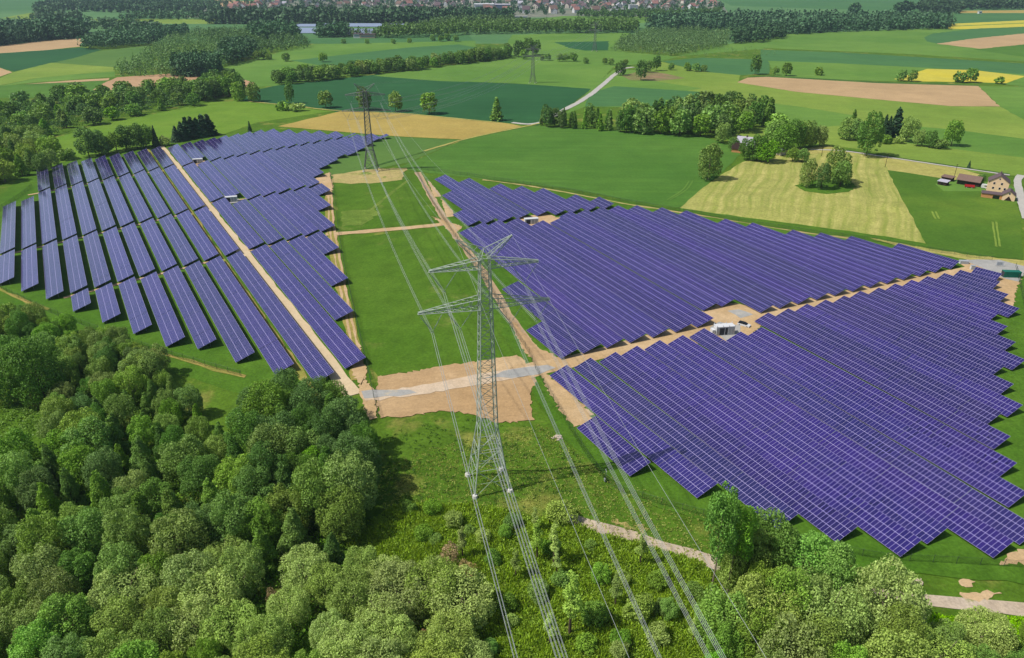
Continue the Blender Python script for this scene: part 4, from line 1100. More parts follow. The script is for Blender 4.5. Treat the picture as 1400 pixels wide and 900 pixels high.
for i, (x, y, h, k) in enumerate([(812, 850, 4, 'shrub'), (870, 842, 5, 'pale_shrub'), (848, 880, 3, 'shrub'), (905, 838, 3, 'shrub'), (690, 835, 3.2, 'shrub'), (660, 740, 3.0, 'pale_shrub'), (620, 718, 3.4, 'pale_shrub'),
                                  (592, 700, 3.2, 'shrub'), (640, 792, 5, 'dry_shrub'), (615, 770, 5.5, 'dry_shrub'), (700, 720, 3, 'shrub'), (560, 700, 2.6, 'shrub'), (580, 735, 3.2, 'shrub'), (765, 800, 3.2, 'shrub'), (735, 815, 3.4, 'shrub'), (850, 800, 3.0, 'pale_shrub')]):
    one(k, x, y, h, '%s among the tall herbs below the pylon, %s from the left' % (KIND_WORD[k], ordinal(1 + sorted([592, 560, 580, 615, 620, 640, 660, 690, 700, 734.9, 765, 812, 848, 850, 870, 905]).index(x if x != 735 else 734.9))), 1.0, 'shrubs below the pylon')
rs_ = random.Random(77)
pts_ = scatter([(600, 735), (700, 715), (800, 745), (950, 790), (955, 890), (800, 900), (665, 895), (640, 820), (560, 765)], 6.5, 78, 4000, 46)
pts_.sort(key=lambda p: p[0] / depth(*p))
for i, p in enumerate(pts_):
    k = rs_.choice(['shrub', 'shrub', 'pale_shrub', 'bright_broadleaf', 'birch'])
    tree(k, p[0], p[1], {'shrub': 2.6, 'pale_shrub': 3.0, 'bright_broadleaf': 4.2, 'birch': 7.0}[k] * rs_.uniform(0.7, 1.25), 1.1 if k != 'birch' else 1.2,
         '%s among tall herbs under the wires, %s sapling or bush from the left' % ({'shrub': 'low green bush', 'pale_shrub': 'pale bush', 'bright_broadleaf': 'bright young tree', 'birch': 'thin young tree'}[k], ordinal(i + 1)), 'young growth under the wires', 'sapling' if k in ('birch', 'bright_broadleaf') else 'shrub')
# --- left middle belts
MB1 = [(-30, 205), (60, 190), (100, 176), (150, 166), (215, 152), (272, 146), (268, 128), (240, 122), (180, 128), (110, 136), (50, 146), (-30, 160)]
stand(MB1, 16, [('broadleaf', 2.5), ('dark_broadleaf', 2.5), ('bright_broadleaf', 1), ('alder', 3)], (10, 16), 'in belt beyond left meadow', 'trees of the belt beyond the left meadow', 31, per=14, wide=1.4)
wood_mesh('thicket', 'low green thicket between the trees of the belt beyond the left meadow', MB1, 6.5, (4, 8), rnd_, 'lf_far', 131, 60, 2.2)
stand([(272, 140), (330, 132), (322, 118), (285, 122)], 11, [('dark_broadleaf', 4), ('broadleaf', 1)], (17, 22), 'at the right end of that belt', 'tall trees at the belt end', 32, per=20)
stand([(-40, 262), (40, 240), (82, 232), (70, 205), (55, 196), (0, 208), (-40, 215)], 11, [('broadleaf', 2), ('olive_broadleaf', 2), ('dark_broadleaf', 1.5), ('alder', 2.5)], (11, 15), 'at far left meadow edge', 'trees at the far left meadow edge', 33, per=9, wide=1.15)
for i, (k, x, y, h) in enumerate([('shrub', 93, 218, 7), ('dark_broadleaf', 122, 214, 19), ('dark_broadleaf', 136, 211, 16), ('shrub', 144, 211, 6), ('broadleaf', 160, 207, 13), ('dark_broadleaf', 174, 204, 16), ('dark_broadleaf', 188, 203, 17), ('broadleaf', 200, 201, 15), ('conifer', 214, 200, 15), ('pale_shrub', 226, 199, 6)]):
    one(k, x, y, h, '%s behind the top of the left field tables, %s from the left' % (KIND_WORD[k], ordinal(i + 1)), 1.2 if k != 'conifer' else 0.9, 'trees behind the left field')
for i, (x, y, h) in enumerate([(242, 194, 12), (250, 192, 14), (257, 190, 16), (264, 189, 16), (271, 188, 15), (279, 186.5, 17), (287, 185, 16)]):
    one('conifer', x, y, h, 'dark conifer in the row above the tables, %s from the left' % ordinal(i + 1), 1.9, 'conifers above the left field')
one('conifer', 342, 180, 8, 'small lone conifer behind the back edge of the left field')
# --- singles round the straw field
for k, x, y, h, w, lab in [
    ('broadleaf', 328, 138, 18, 1.0, 'tall round tree at the left end of the lane trees'), ('olive_broadleaf', 348, 139, 17, 1.0, 'pale round tree beside the tall lane-end tree'),
    ('dark_broadleaf', 397, 142, 20, 0.7, 'upright dark tree over two shrubs on the meadow'), ('shrub', 388, 151, 7, 1.4, 'left of the two shrubs below the upright dark tree'), ('pale_shrub', 407, 152, 7, 1.5, 'right of the two shrubs below the upright dark tree'),
    ('broadleaf', 446, 147.5, 15, 1.0, 'round tree on the lane left of the straw field pylon'), ('dark_broadleaf', 498, 151, 20, 1.0, 'big round tree right behind the second pylon'),
    ('broadleaf', 541, 152.5, 17, 1.0, 'round tree just right of the second pylon'), ('broadleaf', 587, 156, 18, 1.0, 'round tree above the middle of the straw field'),
    ('alder', 679, 165, 20, 1.1, 'upright pale tree above the right end of the straw field'),
    ('dark_broadleaf', 1032, 102, 22, 0.9, 'lone dark tree at the left end of the tan field'), ('broadleaf', 1060, 103, 10, 1, 'smaller of two trees above the left of the tan field'), ('broadleaf', 1075, 104, 15, 1, 'larger of two trees above the left of the tan field'),
    ('shrub', 1119, 103, 8, 1, 'tiny tree alone above the tan field'), ('broadleaf', 1231, 111, 13, 1, 'left of two trees before the yellow rapeseed'), ('broadleaf', 1246, 111.5, 13, 1, 'right of two trees before the yellow rapeseed'),
    ('shrub', 1311, 113, 10, 1, 'small tree before the rapeseed, left of a wide one'), ('broadleaf', 1326, 113, 15, 1.1, 'wide tree before the right part of the rapeseed'), ('shrub', 1365, 115, 7, 1.2, 'low tree at the right end of the rapeseed'),
    ('dark_broadleaf', 848, 103, 16, 1.2, 'dark tree at the bend of the country road'), ('dark_broadleaf', 876, 110, 22, 0.9, 'tall dark tree on the pinkish scrub'), ('broadleaf', 886, 99, 14, 1, 'round tree behind the tall one on the scrub'), ('dark_broadleaf', 897, 97, 18, 0.9, 'upright dark tree right of the scrub'),
    ('dark_broadleaf', 709, 78, 22, 1.1, 'left tree of the dark clump behind the third pylon'), ('dark_broadleaf', 722, 77, 25, 1.1, 'middle tree of the dark clump behind the third pylon'), ('dark_broadleaf', 733, 75, 20, 1.1, 'right tree of the dark clump behind the third pylon'), ('broadleaf', 716, 81, 13, 1.1, 'small front tree of the dark clump behind the third pylon'),
    ('olive_broadleaf', 968, 246, 21, 0.9, 'lone leaning olive tree where green field meets hay'),
    ('olive_broadleaf', 1102, 256, 16, 0.8, 'left tree of the grove in the hay meadow'), ('dark_broadleaf', 1122, 259, 15, 0.85, 'front dark tree of the grove in the hay meadow'), ('olive_broadleaf', 1140, 250, 20, 0.95, 'tallest tree of the grove in the hay meadow'), ('broadleaf', 1148, 256, 15, 0.9, 'right tree of the grove in the hay meadow'),
    ('dark_broadleaf', 1184, 214, 29, 0.85, 'very tall dark tree right of the hidden house'), ('broadleaf', 1160, 191, 16, 1.2, 'wide tree left behind the very tall dark one'), ('broadleaf', 1172, 192, 15, 1.1, 'round tree close behind the very tall dark one'),
    ('conifer', 1206, 191, 19, 1.15, 'narrow left conifer right of the very tall tree'), ('conifer', 1212, 191, 18, 1.1, 'narrow middle conifer right of the very tall tree'), ('conifer', 1222, 189, 23, 1.5, 'broad conifer right of two narrow ones'),
    ('olive_broadleaf', 1241, 194, 18, 0.9, 'pointed pale tree right of the broad conifer'), ('shrub', 1208, 196, 6, 1.4, 'grey bush at the foot of the conifers'), ('pale_shrub', 1228, 196, 5, 1.4, 'pale bush left of the pointed pale tree'),
    ('olive_broadleaf', 1254, 200, 12, 0.9, 'small grey tree in the row toward the right'), ('broadleaf', 1270, 202, 12, 0.9, 'second small tree in the row toward the right'), ('shrub', 1285, 203, 6, 1.3, 'low bush before the last row tree'), ('broadleaf', 1300, 200, 18, 0.8, 'last full tree of the row at right'),
    ('alder', 1167, 163, 9, 1.1, 'lone dark bush tree at the teal field edge'),
    ('conifer', 1324, 230, 5, 1.2, 'tiny dark tree by the lane above the barn'), ('dark_broadleaf', 1339, 254, 7, 1.1, 'leafy tree between barn and farmhouse'),
    ]: one(k, x, y, h, lab, w)
# the hidden house's grove
for i, (k, x, y, h, w) in enumerate([('dark_broadleaf', 1002, 206, 9, 1.3), ('broadleaf', 987, 196, 15, 1.0), ('dark_broadleaf', 1018, 219, 14, 1.0), ('dark_broadleaf', 1034, 220, 17, 1.1), ('bright_broadleaf', 1048, 222, 15, 1.2), ('broadleaf', 1058, 204, 20, 1.1), ('broadleaf', 1070, 212, 20, 1.1),
                                    ('dark_broadleaf', 1085, 205, 21, 0.9), ('olive_broadleaf', 1094, 203, 20, 0.8), ('olive_broadleaf', 1106, 201, 17, 0.8), ('olive_broadleaf', 1120, 200, 15, 0.8), ('broadleaf', 1083, 221, 9, 1.2), ('broadleaf', 1096, 222, 9, 1.2), ('bright_broadleaf', 1060, 190, 18, 1.2)]):
    one(k, x, y, h, '%s round the grey-roofed house, %s of its grove from left' % (KIND_WORD[k], ordinal(1 + sorted([1002, 987, 1018, 1034, 1048, 1058, 1070, 1085, 1094, 1106, 1120, 1083, 1096, 1060]).index(x))), w, 'grove round the grey-roofed house')
# the belt right of the road
stand([(735, 173), (760, 175), (800, 178), (850, 181), (850, 176), (800, 173), (745, 169)], 8, [('dark_broadleaf', 3), ('alder', 3)], (13, 19), 'in the row right of the road junction', 'row right of the road junction', 41, per=30, wide=0.75)
stand([(850, 182), (905, 184), (950, 188), (1000, 186), (1052, 172), (1050, 158), (980, 158), (900, 164), (860, 172)], 11.5, [('dark_broadleaf', 3), ('broadleaf', 1.5), ('olive_broadleaf', 1), ('alder', 2.5)], (16, 22), 'in wood behind green field', 'trees of the small wood behind the green field', 42, per=12)
# hedge across the fields
stand([(378, 117), (430, 112), (500, 103), (560, 98), (612, 90), (612, 86), (560, 92), (490, 98), (420, 105), (378, 111)], 11, [('dark_broadleaf', 3), ('broadleaf', 2), ('olive_broadleaf', 1)], (11, 16), 'in the long hedge before the far fields', 'trees of the long hedge', 43, per=80, wide=1.2, name='hedge_tree')
stand([(614, 90), (650, 86), (695, 80), (695, 76), (650, 81), (614, 86)], 11, [('dark_broadleaf', 3), ('broadleaf', 2)], (12, 17), 'in the hedge left of the third pylon', 'trees of the shorter hedge', 44, per=80, wide=1.2, name='hedge_tree')
for i, (x, y, h) in enumerate([(741, 83, 7), (749, 83, 9), (765, 84, 10), (774, 84, 10), (784, 84, 12), (801, 87, 8), (827, 88, 8), (835, 89, 9), (855, 90, 8), (917, 96, 9), (940, 97, 10), (951, 98, 10), (962, 98, 8)]):
    one('broadleaf', x, y, h, 'small orchard tree along the far lane, %s from the left' % ordinal(i + 1), 1.2, 'orchard trees along the far lane', 'orchard_tree')
for i, (x, y, h) in enumerate([(391, 84, 11), (442, 85, 12), (353, 82, 12), (360, 81, 12), (368, 82, 9), (470, 60, 8), (502, 60, 8), (538, 60, 8), (560, 59, 8), (592, 56, 10), (603, 57, 10), (612, 56, 12), (623, 57, 10)]):
    one('broadleaf', x, y, h, 'round bush in the far bright fields, %s in line from the left' % ordinal(1 + sorted([391, 442, 353, 360, 368, 470, 502, 538, 560, 592, 603, 612, 623]).index(x)), 1.3, 'bushes in the far bright fields', 'bush')

# far woods
wood_mesh('woodland', 'young pale green plantation on the hill behind the brown field', [(160, 104), (165, 94), (205, 72), (232, 52), (340, 41), (352, 76), (300, 93), (240, 106)], 6.5, (6, 14), mixk, 'lf_young', 51, 70, 2.0)
wood_mesh('woodland', 'block of dark conifers right behind the brown field', [(236, 105), (262, 106), (300, 102), (302, 94), (270, 92), (240, 96)], 5, (20, 25), con_, 'lf_spruce', 52, 90, 2.4)
wood_mesh('woodland', 'dark trees on the right edge of the pale plantation', [(305, 90), (335, 84), (348, 74), (335, 66), (312, 72)], 9, (18, 22), rnd_, 'lf_fardark', 53, 90, 2.4)
wood_mesh('woodland', 'dark conifer wood behind the tan field at the left edge', [(-60, 68), (0, 63), (60, 56), (118, 52), (118, 44), (60, 44), (-60, 50)], 8, (24, 30), mixk2, 'lf_spruce', 54, 80, 3.0)
wood_mesh('woodland', 'dark broadleaf wood between the tan field and the pale plantation', [(113, 68), (140, 68), (205, 62), (205, 50), (150, 52)], 12, (15, 20), rnd_, 'lf_fardark', 55, 80, 2.8)
wood_mesh('woodland', 'dark wood strip at the top of the pale plantation', [(200, 60), (255, 48), (255, 42), (205, 46)], 12, (14, 18), rnd_, 'lf_fardark', 56, 80, 2.8)
wood_mesh('woodland', 'plantation reaching toward the far panels at the upper left', [(340, 76), (422, 66), (420, 58), (350, 48), (300, 44), (260, 48), (300, 60)], 11, (10, 15), mixk, 'lf_far', 57, 70, 2.6)
wood_mesh('woodland', 'dark clump left of the far pale panels', [(350, 56), (408, 54), (405, 47), (370, 42), (345, 46)], 12, (20, 26), mixk, 'lf_fardark', 58, 80, 3.0)
wood_mesh('woodland', 'round dark clump between the far pale panels', [(436, 52), (474, 51), (474, 46), (440, 46)], 12, (18, 24), rnd_, 'lf_fardark', 59, 80, 3.0)
wood_mesh('woodland', 'dark conifer belt below the middle of the town', [(280, 33), (360, 34), (510, 33), (640, 32), (640, 25), (510, 24), (340, 25)], 11, (22, 31), mixk, 'lf_spruce', 60, 70, 4.0)
wood_mesh('woodland', 'conifer belt right of the far pale panels below the town', [(640, 30), (700, 27), (700, 22), (640, 24)], 16, (20, 26), mixk, 'lf_fardark', 61, 70, 4.0)
wood_mesh('woodland', 'long mixed wood behind the bright far fields', [(520, 53), (600, 51), (640, 48), (700, 46.5), (800, 46), (870, 45), (870, 38), (800, 38), (700, 38), (640, 40), (530, 46)], 14, (16, 22), rnd_, 'lf_far', 62, 80, 3.0)
wood_mesh('woodland', 'mixed trees behind the long wood below the white hall', [(560, 44), (640, 38), (700, 36), (700, 31), (600, 36)], 15, (16, 22), rnd_, 'lf_far', 63, 70, 3.4)
wood_mesh('woodland', 'big dark conifer wood at the upper right', [(1052, 51), (1075, 48), (1150, 44), (1250, 41), (1297, 40), (1300, 34), (1250, 31), (1150, 30), (1050, 29), (940, 31), (880, 36), (900, 44), (1000, 42), (1045, 42)], 8.5, (20, 29), mixk2, 'lf_spruce', 64, 70, 3.0)
wood_mesh('woodland', 'young bright conifer plantation below the big conifer wood', [(835, 70), (880, 74), (920, 77), (950, 72), (985, 66), (1000, 58), (1010, 48), (940, 42), (880, 45), (850, 58)], 7, (6, 14), mixk, 'lf_young', 65, 70, 2.0)
wood_mesh('woodland', 'thin scrub at the foot of the young plantation', [(920, 79), (1000, 79), (1060, 76), (1060, 68), (1000, 67), (950, 73)], 13, (4, 7), mixk, 'lf_young', 66, 50, 1.6)
wood_mesh('woodland', 'dark block where the young plantation meets the big wood', [(1003, 60), (1040, 58), (1075, 51), (1050, 47), (1005, 50)], 11, (18, 24), mixk, 'lf_fardark', 67, 80, 3.0)
wood_mesh('woodland', 'dark wood behind the yellow strips at the right edge', [(1255, 18), (1310, 19), (1312, 14), (1500, 12), (1500, 7), (1330, 8), (1255, 12)], 18, (22, 30), mixk, 'lf_fardark', 68, 70, 4.0)
wood_mesh('woodland', 'pair of dark trees on the horizon field left of the right wood', [(1165, 17.5), (1172, 17.5), (1172, 16), (1165, 16)], 8, (20, 24), rnd_, 'lf_fardark', 69, 90, 4.0)
wood_mesh('woodland', 'second dark clump on the horizon field', [(1228, 17.5), (1243, 17.5), (1243, 16), (1228, 16)], 9, (20, 28), rnd_, 'lf_fardark', 70, 90, 4.0)
wood_mesh('woodland', 'woods rising at the top left corner', [(50, 22), (90, 16), (180, 18), (240, 16), (300, 20), (300, 8), (240, 2), (90, 4), (50, 10)], 20, (16, 24), mixk, 'lf_fardark', 71, 60, 4.5)
wood_mesh('woodland', 'clumps on the yellow-green strip at the top left', [(40, 29), (70, 30), (110, 28), (110, 25), (70, 26)], 18, (14, 20), rnd_, 'lf_fardark', 72, 70, 4.0)
wood_mesh('woodland', 'tree belt above the far yellow strip at upper left', [(165, 28), (230, 27), (310, 28), (400, 30), (400, 25), (300, 23), (200, 23)], 18, (13, 18), rnd_, 'lf_fardark', 73, 60, 4.0)
wood_mesh('woodland', 'trees round the pale hall at the upper left', [(98, 40), (160, 40), (170, 46), (220, 42), (220, 38), (150, 34), (98, 34)], 16, (13, 19), rnd_, 'lf_fardark', 74, 70, 3.4)
wood_mesh('woodland', 'hedge behind the far pale panels', [(474, 51), (530, 52), (530, 49), (480, 48)], 13, (10, 14), rnd_, 'lf_far', 75, 70, 3.0)
wood_mesh('woodland', 'trees scattered among the town houses', [(280, 23), (640, 22), (985, 20), (990, 8), (960, 0), (560, -3), (300, 4)], 34, (9, 15), rnd_, 'lf_fardark', 76, 50, 4.5)
wood_mesh('woodland', 'trees before the red-roofed town quarter', [(790, 24), (870, 27), (985, 22), (985, 17), (900, 18), (800, 20)], 18, (12, 17), rnd_, 'lf_far', 77, 60, 4.0)

# ------------------------------------------------------------------ undergrowth below the pylon
def herb_mesh(name, label, px, n, hr, size, mat, seed, blades=6, upright=False):
    rng = np.random.default_rng(seed); W = [G(*p) for p in px]
    xs = [p[0] for p in W]; ys = [p[1] for p in W]; P = []
    rd = random.Random(seed)
    while len(P) < n:
        p = (rd.uniform(min(xs), max(xs)), rd.uniform(min(ys), max(ys)))
        if inside(p, W): P.append(p)
    P = np.array(P)
    # uneven height across the patch
    clump = 0.5 + 0.5 * np.sin(P[:, 0] * 0.55 + 1.3 * np.sin(P[:, 1] * 0.41)) * np.sin(P[:, 1] * 0.63 + 0.7 * np.sin(P[:, 0] * 0.37))
    h = (hr[0] + (hr[1] - hr[0]) * clump) * rng.uniform(0.7, 1.2, n)
    B = np.repeat(np.column_stack([P, np.zeros(n)]), blades, 0); H = np.repeat(h, blades)
    m = len(B)
    pos = B + np.column_stack([rng.normal(0, size * 0.5, m), rng.normal(0, size * 0.5, m), H * rng.uniform(0.15, 1.0, m)])
    if upright:      # narrow upright shoots
        T = unit(np.column_stack([rng.normal(0, 0.28, m), rng.normal(0, 0.28, m), np.ones(m)])); an = rng.uniform(0, 2 * PI, m)
        Bv = np.column_stack([np.cos(an), np.sin(an), np.zeros(m)]) * size * rng.uniform(0.16, 0.34, (m, 1))
        Lh = (H * rng.uniform(0.5, 1.0, m))[:, None]; p0 = B + np.column_stack([rng.normal(0, size * 0.6, m), rng.normal(0, size * 0.6, m), H * 0.05])
        V = np.stack([p0 - Bv * 0.6, p0 + T * Lh * 0.6 - Bv, p0 + T * Lh, p0 + T * Lh * 0.55 + Bv], 1).reshape(-1, 3); Fq = np.arange(4 * m).reshape(m, 4)
    else:
        nor = unit(np.column_stack([rng.normal(0, 0.8, m), rng.normal(0, 0.8, m), np.full(m, 0.5)]))
        V, Fq = leaf_quads(rng, pos, nor, size, 0.3)
    o = link(name, np_mesh(name, V, Fq, M[mat]))
    return tag(o, label, 'plants', None, 'stuff')
herb_mesh('tall_herbs', 'bright green tall herbs covering the slope below the pylon', [(540, 690), (620, 690), (700, 700), (772, 716), (850, 738), (960, 770), (985, 800), (975, 985), (640, 985), (655, 880), (600, 790), (510, 768), (470, 745)], 15000, (0.6, 1.9), 0.5, 'lf_herb', 81, 6, True)
herb_mesh('tall_herbs', 'broad-leaved herbs between the upright shoots below the pylon', [(540, 690), (620, 690), (700, 700), (772, 716), (850, 738), (960, 770), (985, 800), (975, 985), (640, 985), (655, 880), (600, 790), (510, 768), (470, 745)], 12000, (0.5, 1.4), 0.4, 'lf_herb2', 88, 5)
herb_mesh('grass_tufts', 'scattered darker grass tufts on the meadow round the big pylon', [(505, 600), (620, 570), (745, 585), (830, 660), (700, 700), (540, 690)], 420, (0.25, 0.6), 0.5, 'lf_dark', 87, 14, True)
herb_mesh('rank_grass', 'yellowish rank grass tufts among the herbs and on the near meadow', [(500, 650), (560, 620), (740, 580), (830, 650), (960, 700), (1240, 790), (1240, 830), (960, 770), (900, 985), (640, 985), (560, 760)], 9000, (0.1, 0.45), 0.34, 'lf_herb2', 82, 5)
herb_mesh('undergrowth', 'dark undergrowth filling the floor of the left foreground wood', LWOOD, 9000, (0.5, 2.0), 0.6, 'lf_mid', 83, 5)
herb_mesh('undergrowth', 'undergrowth below the lower right trees', [(975, 800), (1230, 850), (1300, 870), (1420, 870), (1420, 985), (960, 985)], 4000, (0.5, 1.8), 0.55, 'lf_mid', 84, 5)
herb_mesh('undergrowth', 'low scrub behind the left wood below the tables', [(-20, 440), (60, 450), (130, 470), (215, 500), (240, 560), (130, 600), (-20, 600)], 3500, (0.4, 2.0), 0.6, 'lf_mid', 85, 5)
herb_mesh('rank_grass', 'rank grass beside the lower right track', [(1225, 830), (1300, 845), (1420, 845), (1420, 880), (1290, 880), (1230, 860)], 2500, (0.2, 0.8), 0.4, 'lf_herb', 86, 5)

# ------------------------------------------------------------------ buildings and small things
def part(name, mb, mats, parent): return link(name, mb.mesh(name, mats), parent)
def gable_roof(w, l, z, rise, over=0.5, th=0.25):
    """ridge along y, span w in x"""
    m = MB(); a = w / 2 + over
    zo = z - rise * over / (w / 2)
    m.prism([(-a, zo), (0, z + rise), (a, zo), (a, zo + th), (0, z + rise + th * 1.25), (-a, zo + th)][::-1], -l / 2 - over, l / 2 + over); return m
def gable_walls(w, l, z, rise):
    m = MB(); m.prism([(-w / 2, 0), (w / 2, 0), (w / 2, z), (0, z + rise), (-w / 2, z)], -l / 2, l / 2); return m
def window(parent, x, y, z, w, h, face):
    f = MB(); g = MB(); d = 0.06
    if face == 'y':      # wall facing -y
        f.box(x - w / 2 - .1, x + w / 2 + .1, y - d, y + 0.1, z - h / 2 - .1, z + h / 2 + .1); g.box(x - w / 2, x + w / 2, y - d - .03, y + 0.1, z - h / 2, z + h / 2)
    else:
        f.box(y - d if x < 0 else y - .1, y + .1 if x < 0 else y + d, 0, 0, 0, 0)
    o = part('window', f, M['white'], parent); part('pane', g, M['glass'], o)

# farmhouse
hx, hy = G(1362, 261); rz = math.radians(-31)
r = root('farmhouse', 'peach-walled farmhouse with dark gabled roof beside the village road', 'house', (hx, hy, 0), rz)
r.scale = (0.86,) * 3
part('wall', gable_walls(12.0, 11.0, 7.2, 4.2), M['peach'], r)
ro = part('roof', gable_roof(12.0, 11.0, 7.2, 4.2), M['slate'], r)
m = MB(); m.box(-0.4, 0.4, 1.0, 1.8, 10.5, 13.0); part('chimney', m, M['slate'], ro)
for x, z in ((-2.6, 6.2), (1.8, 6.2), (-2.6, 3.0), (1.2, 3.0), (4.2, 3.0), (0, 9.3)): window(r, x, -5.5, z, 1.1 if z < 9 else 0.8, 1.3 if z < 9 else 0.9, 'y')
# garage wing
gx, gy = G(1366, 272)
r = root('garage', 'timber-fronted garage with brown gabled roof before the peach farmhouse', 'garage', (gx, gy, 0), rz)
r.scale = (0.82,) * 3
part('wall', gable_walls(7.5, 9.0, 4.0, 2.8), M['peach'], r).location = (5.0, 1.0, 0)
o = part('roof', gable_roof(7.5, 9.0, 4.0, 2.8), M['slate'], r); o.location = (5.0, 1.0, 0)
m = MB(); m.box(-11, 1.2, -2.5, 4.5, 0, 3.1); part('wing', m, M['woodwall'], r)
m = MB(); m.prism([(-11.4, 3.1), (1.15, 3.1), (1.15, 3.45), (-11.4, 3.45)], -3.0, 5.0); part('flat_roof', m, M['slate'], r)
m = MB(); m.box(-4.2, -0.2, -2.56, -2.4, 0.1, 2.6); part('garage_door', m, M['glass'], r)
m = MB(); m.prism([(2.6, 0.05), (7.4, 0.05), (5.0, 3.4)], -3.58, -3.45); part('door', m, M['darkwood'], r)
window(r, 5.0, -3.5, 5.0, 0.9, 1.0, 'y')
# barn
bx, by = G(1324, 253)
r = root('barn', 'open-fronted dark timber barn with weathered brown roof left of the farmhouse', 'barn', (bx, by, 0), math.radians(-42))
r.scale = (0.85,) * 3
m = MB(); m.box(-7, 7, -3.2, 4.5, 0, 3.6); part('wall', m, M['darkwood'], r)
m = MB()
m.prism([(-4.2, 3.3), (0.4, 6.6), (5.4, 3.0), (5.4, 3.3), (0.4, 6.95), (-4.2, 3.6)][::-1], -7.6, 7.6)
ro = part('roof', m, M['brownroof'], r); ro.rotation_euler = (0, 0, PI / 2)
m = MB(); m.box(-6.2, 1.5, -3.27, -3.1, 0.2, 2.8); part('opening', m, M['black'], r)
m = MB(); m.prism([(-3.2, 3.55), (4.5, 3.55), (0.4, 6.5)], 6.85, 7.05); o = part('gable', m, M['woodwall'], r); o.rotation_euler = (0, 0, -PI / 2); o.location = (0, 0.8, 0)
# sheds
for lab, (x, y), w, l, rm in (('small dark shed with flat grey roof, nearer of two left of the barn', (1289, 253), 5, 4, 'greyroof'), ('small shed with sloped pale roof, farther of two left of the barn', (1295, 247), 6, 4, 'brownroof')):
    X, Y = G(x, y); r = root('shed', lab, 'shed', (X, Y, 0), math.radians(-50))
    m = MB(); m.box(-w / 2, w / 2, -l / 2, l / 2, 0, 2.4); part('wall', m, M['darkwood'], r)
    m = MB(); m.prism([(-l / 2 - .4, 2.2), (l / 2 + .4, 2.8), (l / 2 + .4, 3.0), (-l / 2 - .4, 2.4)][::-1], -w / 2 - .4, w / 2 + .4); o = part('roof', m, M[rm], r); o.rotation_euler = (0, 0, PI / 2)
    m = MB(); m.box(-0.6, 0.6, -l / 2 - .05, -l / 2 + .05, 0.05, 1.9); part('door', m, M['black'], r)
def wheel(parent, x, y, z, rad, w=0.22):
    m = MB(); m.bar((x, y - w / 2, z), (x, y + w / 2, z), rad, 14); t = part('wheel', m, M['tyre'], parent)
    m = MB(); m.bar((x, y - w / 2 - .02, z), (x, y + w / 2 + .02, z), rad * 0.55, 10); part('rim', m, M['lightgrey'], t)
# red farm trailer
X, Y = G(1325, 257); r = root('farm_trailer', 'red farm trailer parked before the open barn', 'trailer', (X, Y, 0), rz)
m = MB(); m.box(-2.6, 2.6, -1.1, 1.1, 0.75, 0.95); m.box(-2.6, 2.6, -1.1, -1.02, 0.95, 1.7); m.box(-2.6, 2.6, 1.02, 1.1, 0.95, 1.7); m.box(-2.6, -2.52, -1.02, 1.02, 0.95, 1.7); m.box(2.52, 2.6, -1.02, 1.02, 0.95, 1.7); part('body', m, M['redpaint'], r)
m = MB(); m.bar((2.6, 0, 0.7), (4.3, 0, 0.5), 0.07); part('drawbar', m, M['darkgrey'], r)
for a in (-1.4, 1.4):
    for b in (-1.0, 1.0): wheel(r, a, b, 0.45, 0.45)
# caravan
X, Y = G(1347, 258); r = root('caravan', 'small white rounded caravan between barn and farmhouse', 'caravan', (X, Y, 0), math.radians(-30))
m = MB(); m.prism([(-2.2, 0.5), (2.2, 0.5), (2.5, 1.3), (2.0, 2.5), (-2.0, 2.5), (-2.5, 1.3)], -1.1, 1.1); part('body', m, M['white'], r)
m = MB(); m.box(-0.8, 0.8, -1.14, -1.05, 1.4, 2.0); part('window', m, M['glass'], r)
for b in (-0.95, 0.95): wheel(r, 0, b, 0.36, 0.36)
# grey-roofed house in the grove
X, Y = G(1019, 205); r = root('house', 'grey-roofed house half hidden in the grove behind the hay meadow', 'house', (X, Y, 0), math.radians(62))
part('wall', gable_walls(9, 12, 4.5, 4.6), M['townwall2'], r)
ro = part('roof', gable_roof(9, 12, 4.5, 4.6, 0.7), M['greyroof'], r)
m = MB(); m.box(-0.5, 0.5, -0.5, 0.4, 8.2, 10.4); part('chimney', m, M['slate'], ro)
m = MB(); m.box(-3.2, -2.0, 1.0, 2.2, 5.6, 7.6); part('dormer', m, M['white'], ro)
window(r, 0, -6.0, 5.6, 1.2, 1.3, 'y'); window(r, -2.4, -6.0, 2.4, 1.2, 1.3, 'y'); window(r, 2.4, -6.0, 2.4, 1.2, 1.3, 'y')
X, Y = G(1009, 208); r = root('barn', 'brown-roofed outbuilding left of the grey-roofed house', 'barn', (X, Y, 0), math.radians(62))
part('wall', gable_walls(6, 8, 3.0, 3.2), M['woodwall'], r); part('roof', gable_roof(6, 8, 3.0, 3.2), M['darkwood'], r)
X, Y = G(1067, 212); r = root('garden_hut', 'pale-roofed hut under the trees right of the grove', 'hut', (X, Y, 0), math.radians(30))
m = MB(); m.box(-2.4, 2.4, -2, 2, 0, 3); part('wall', m, M['townwall'], r); part('roof', gable_roof(5, 4, 3.0, 1.4), M['white'], r)

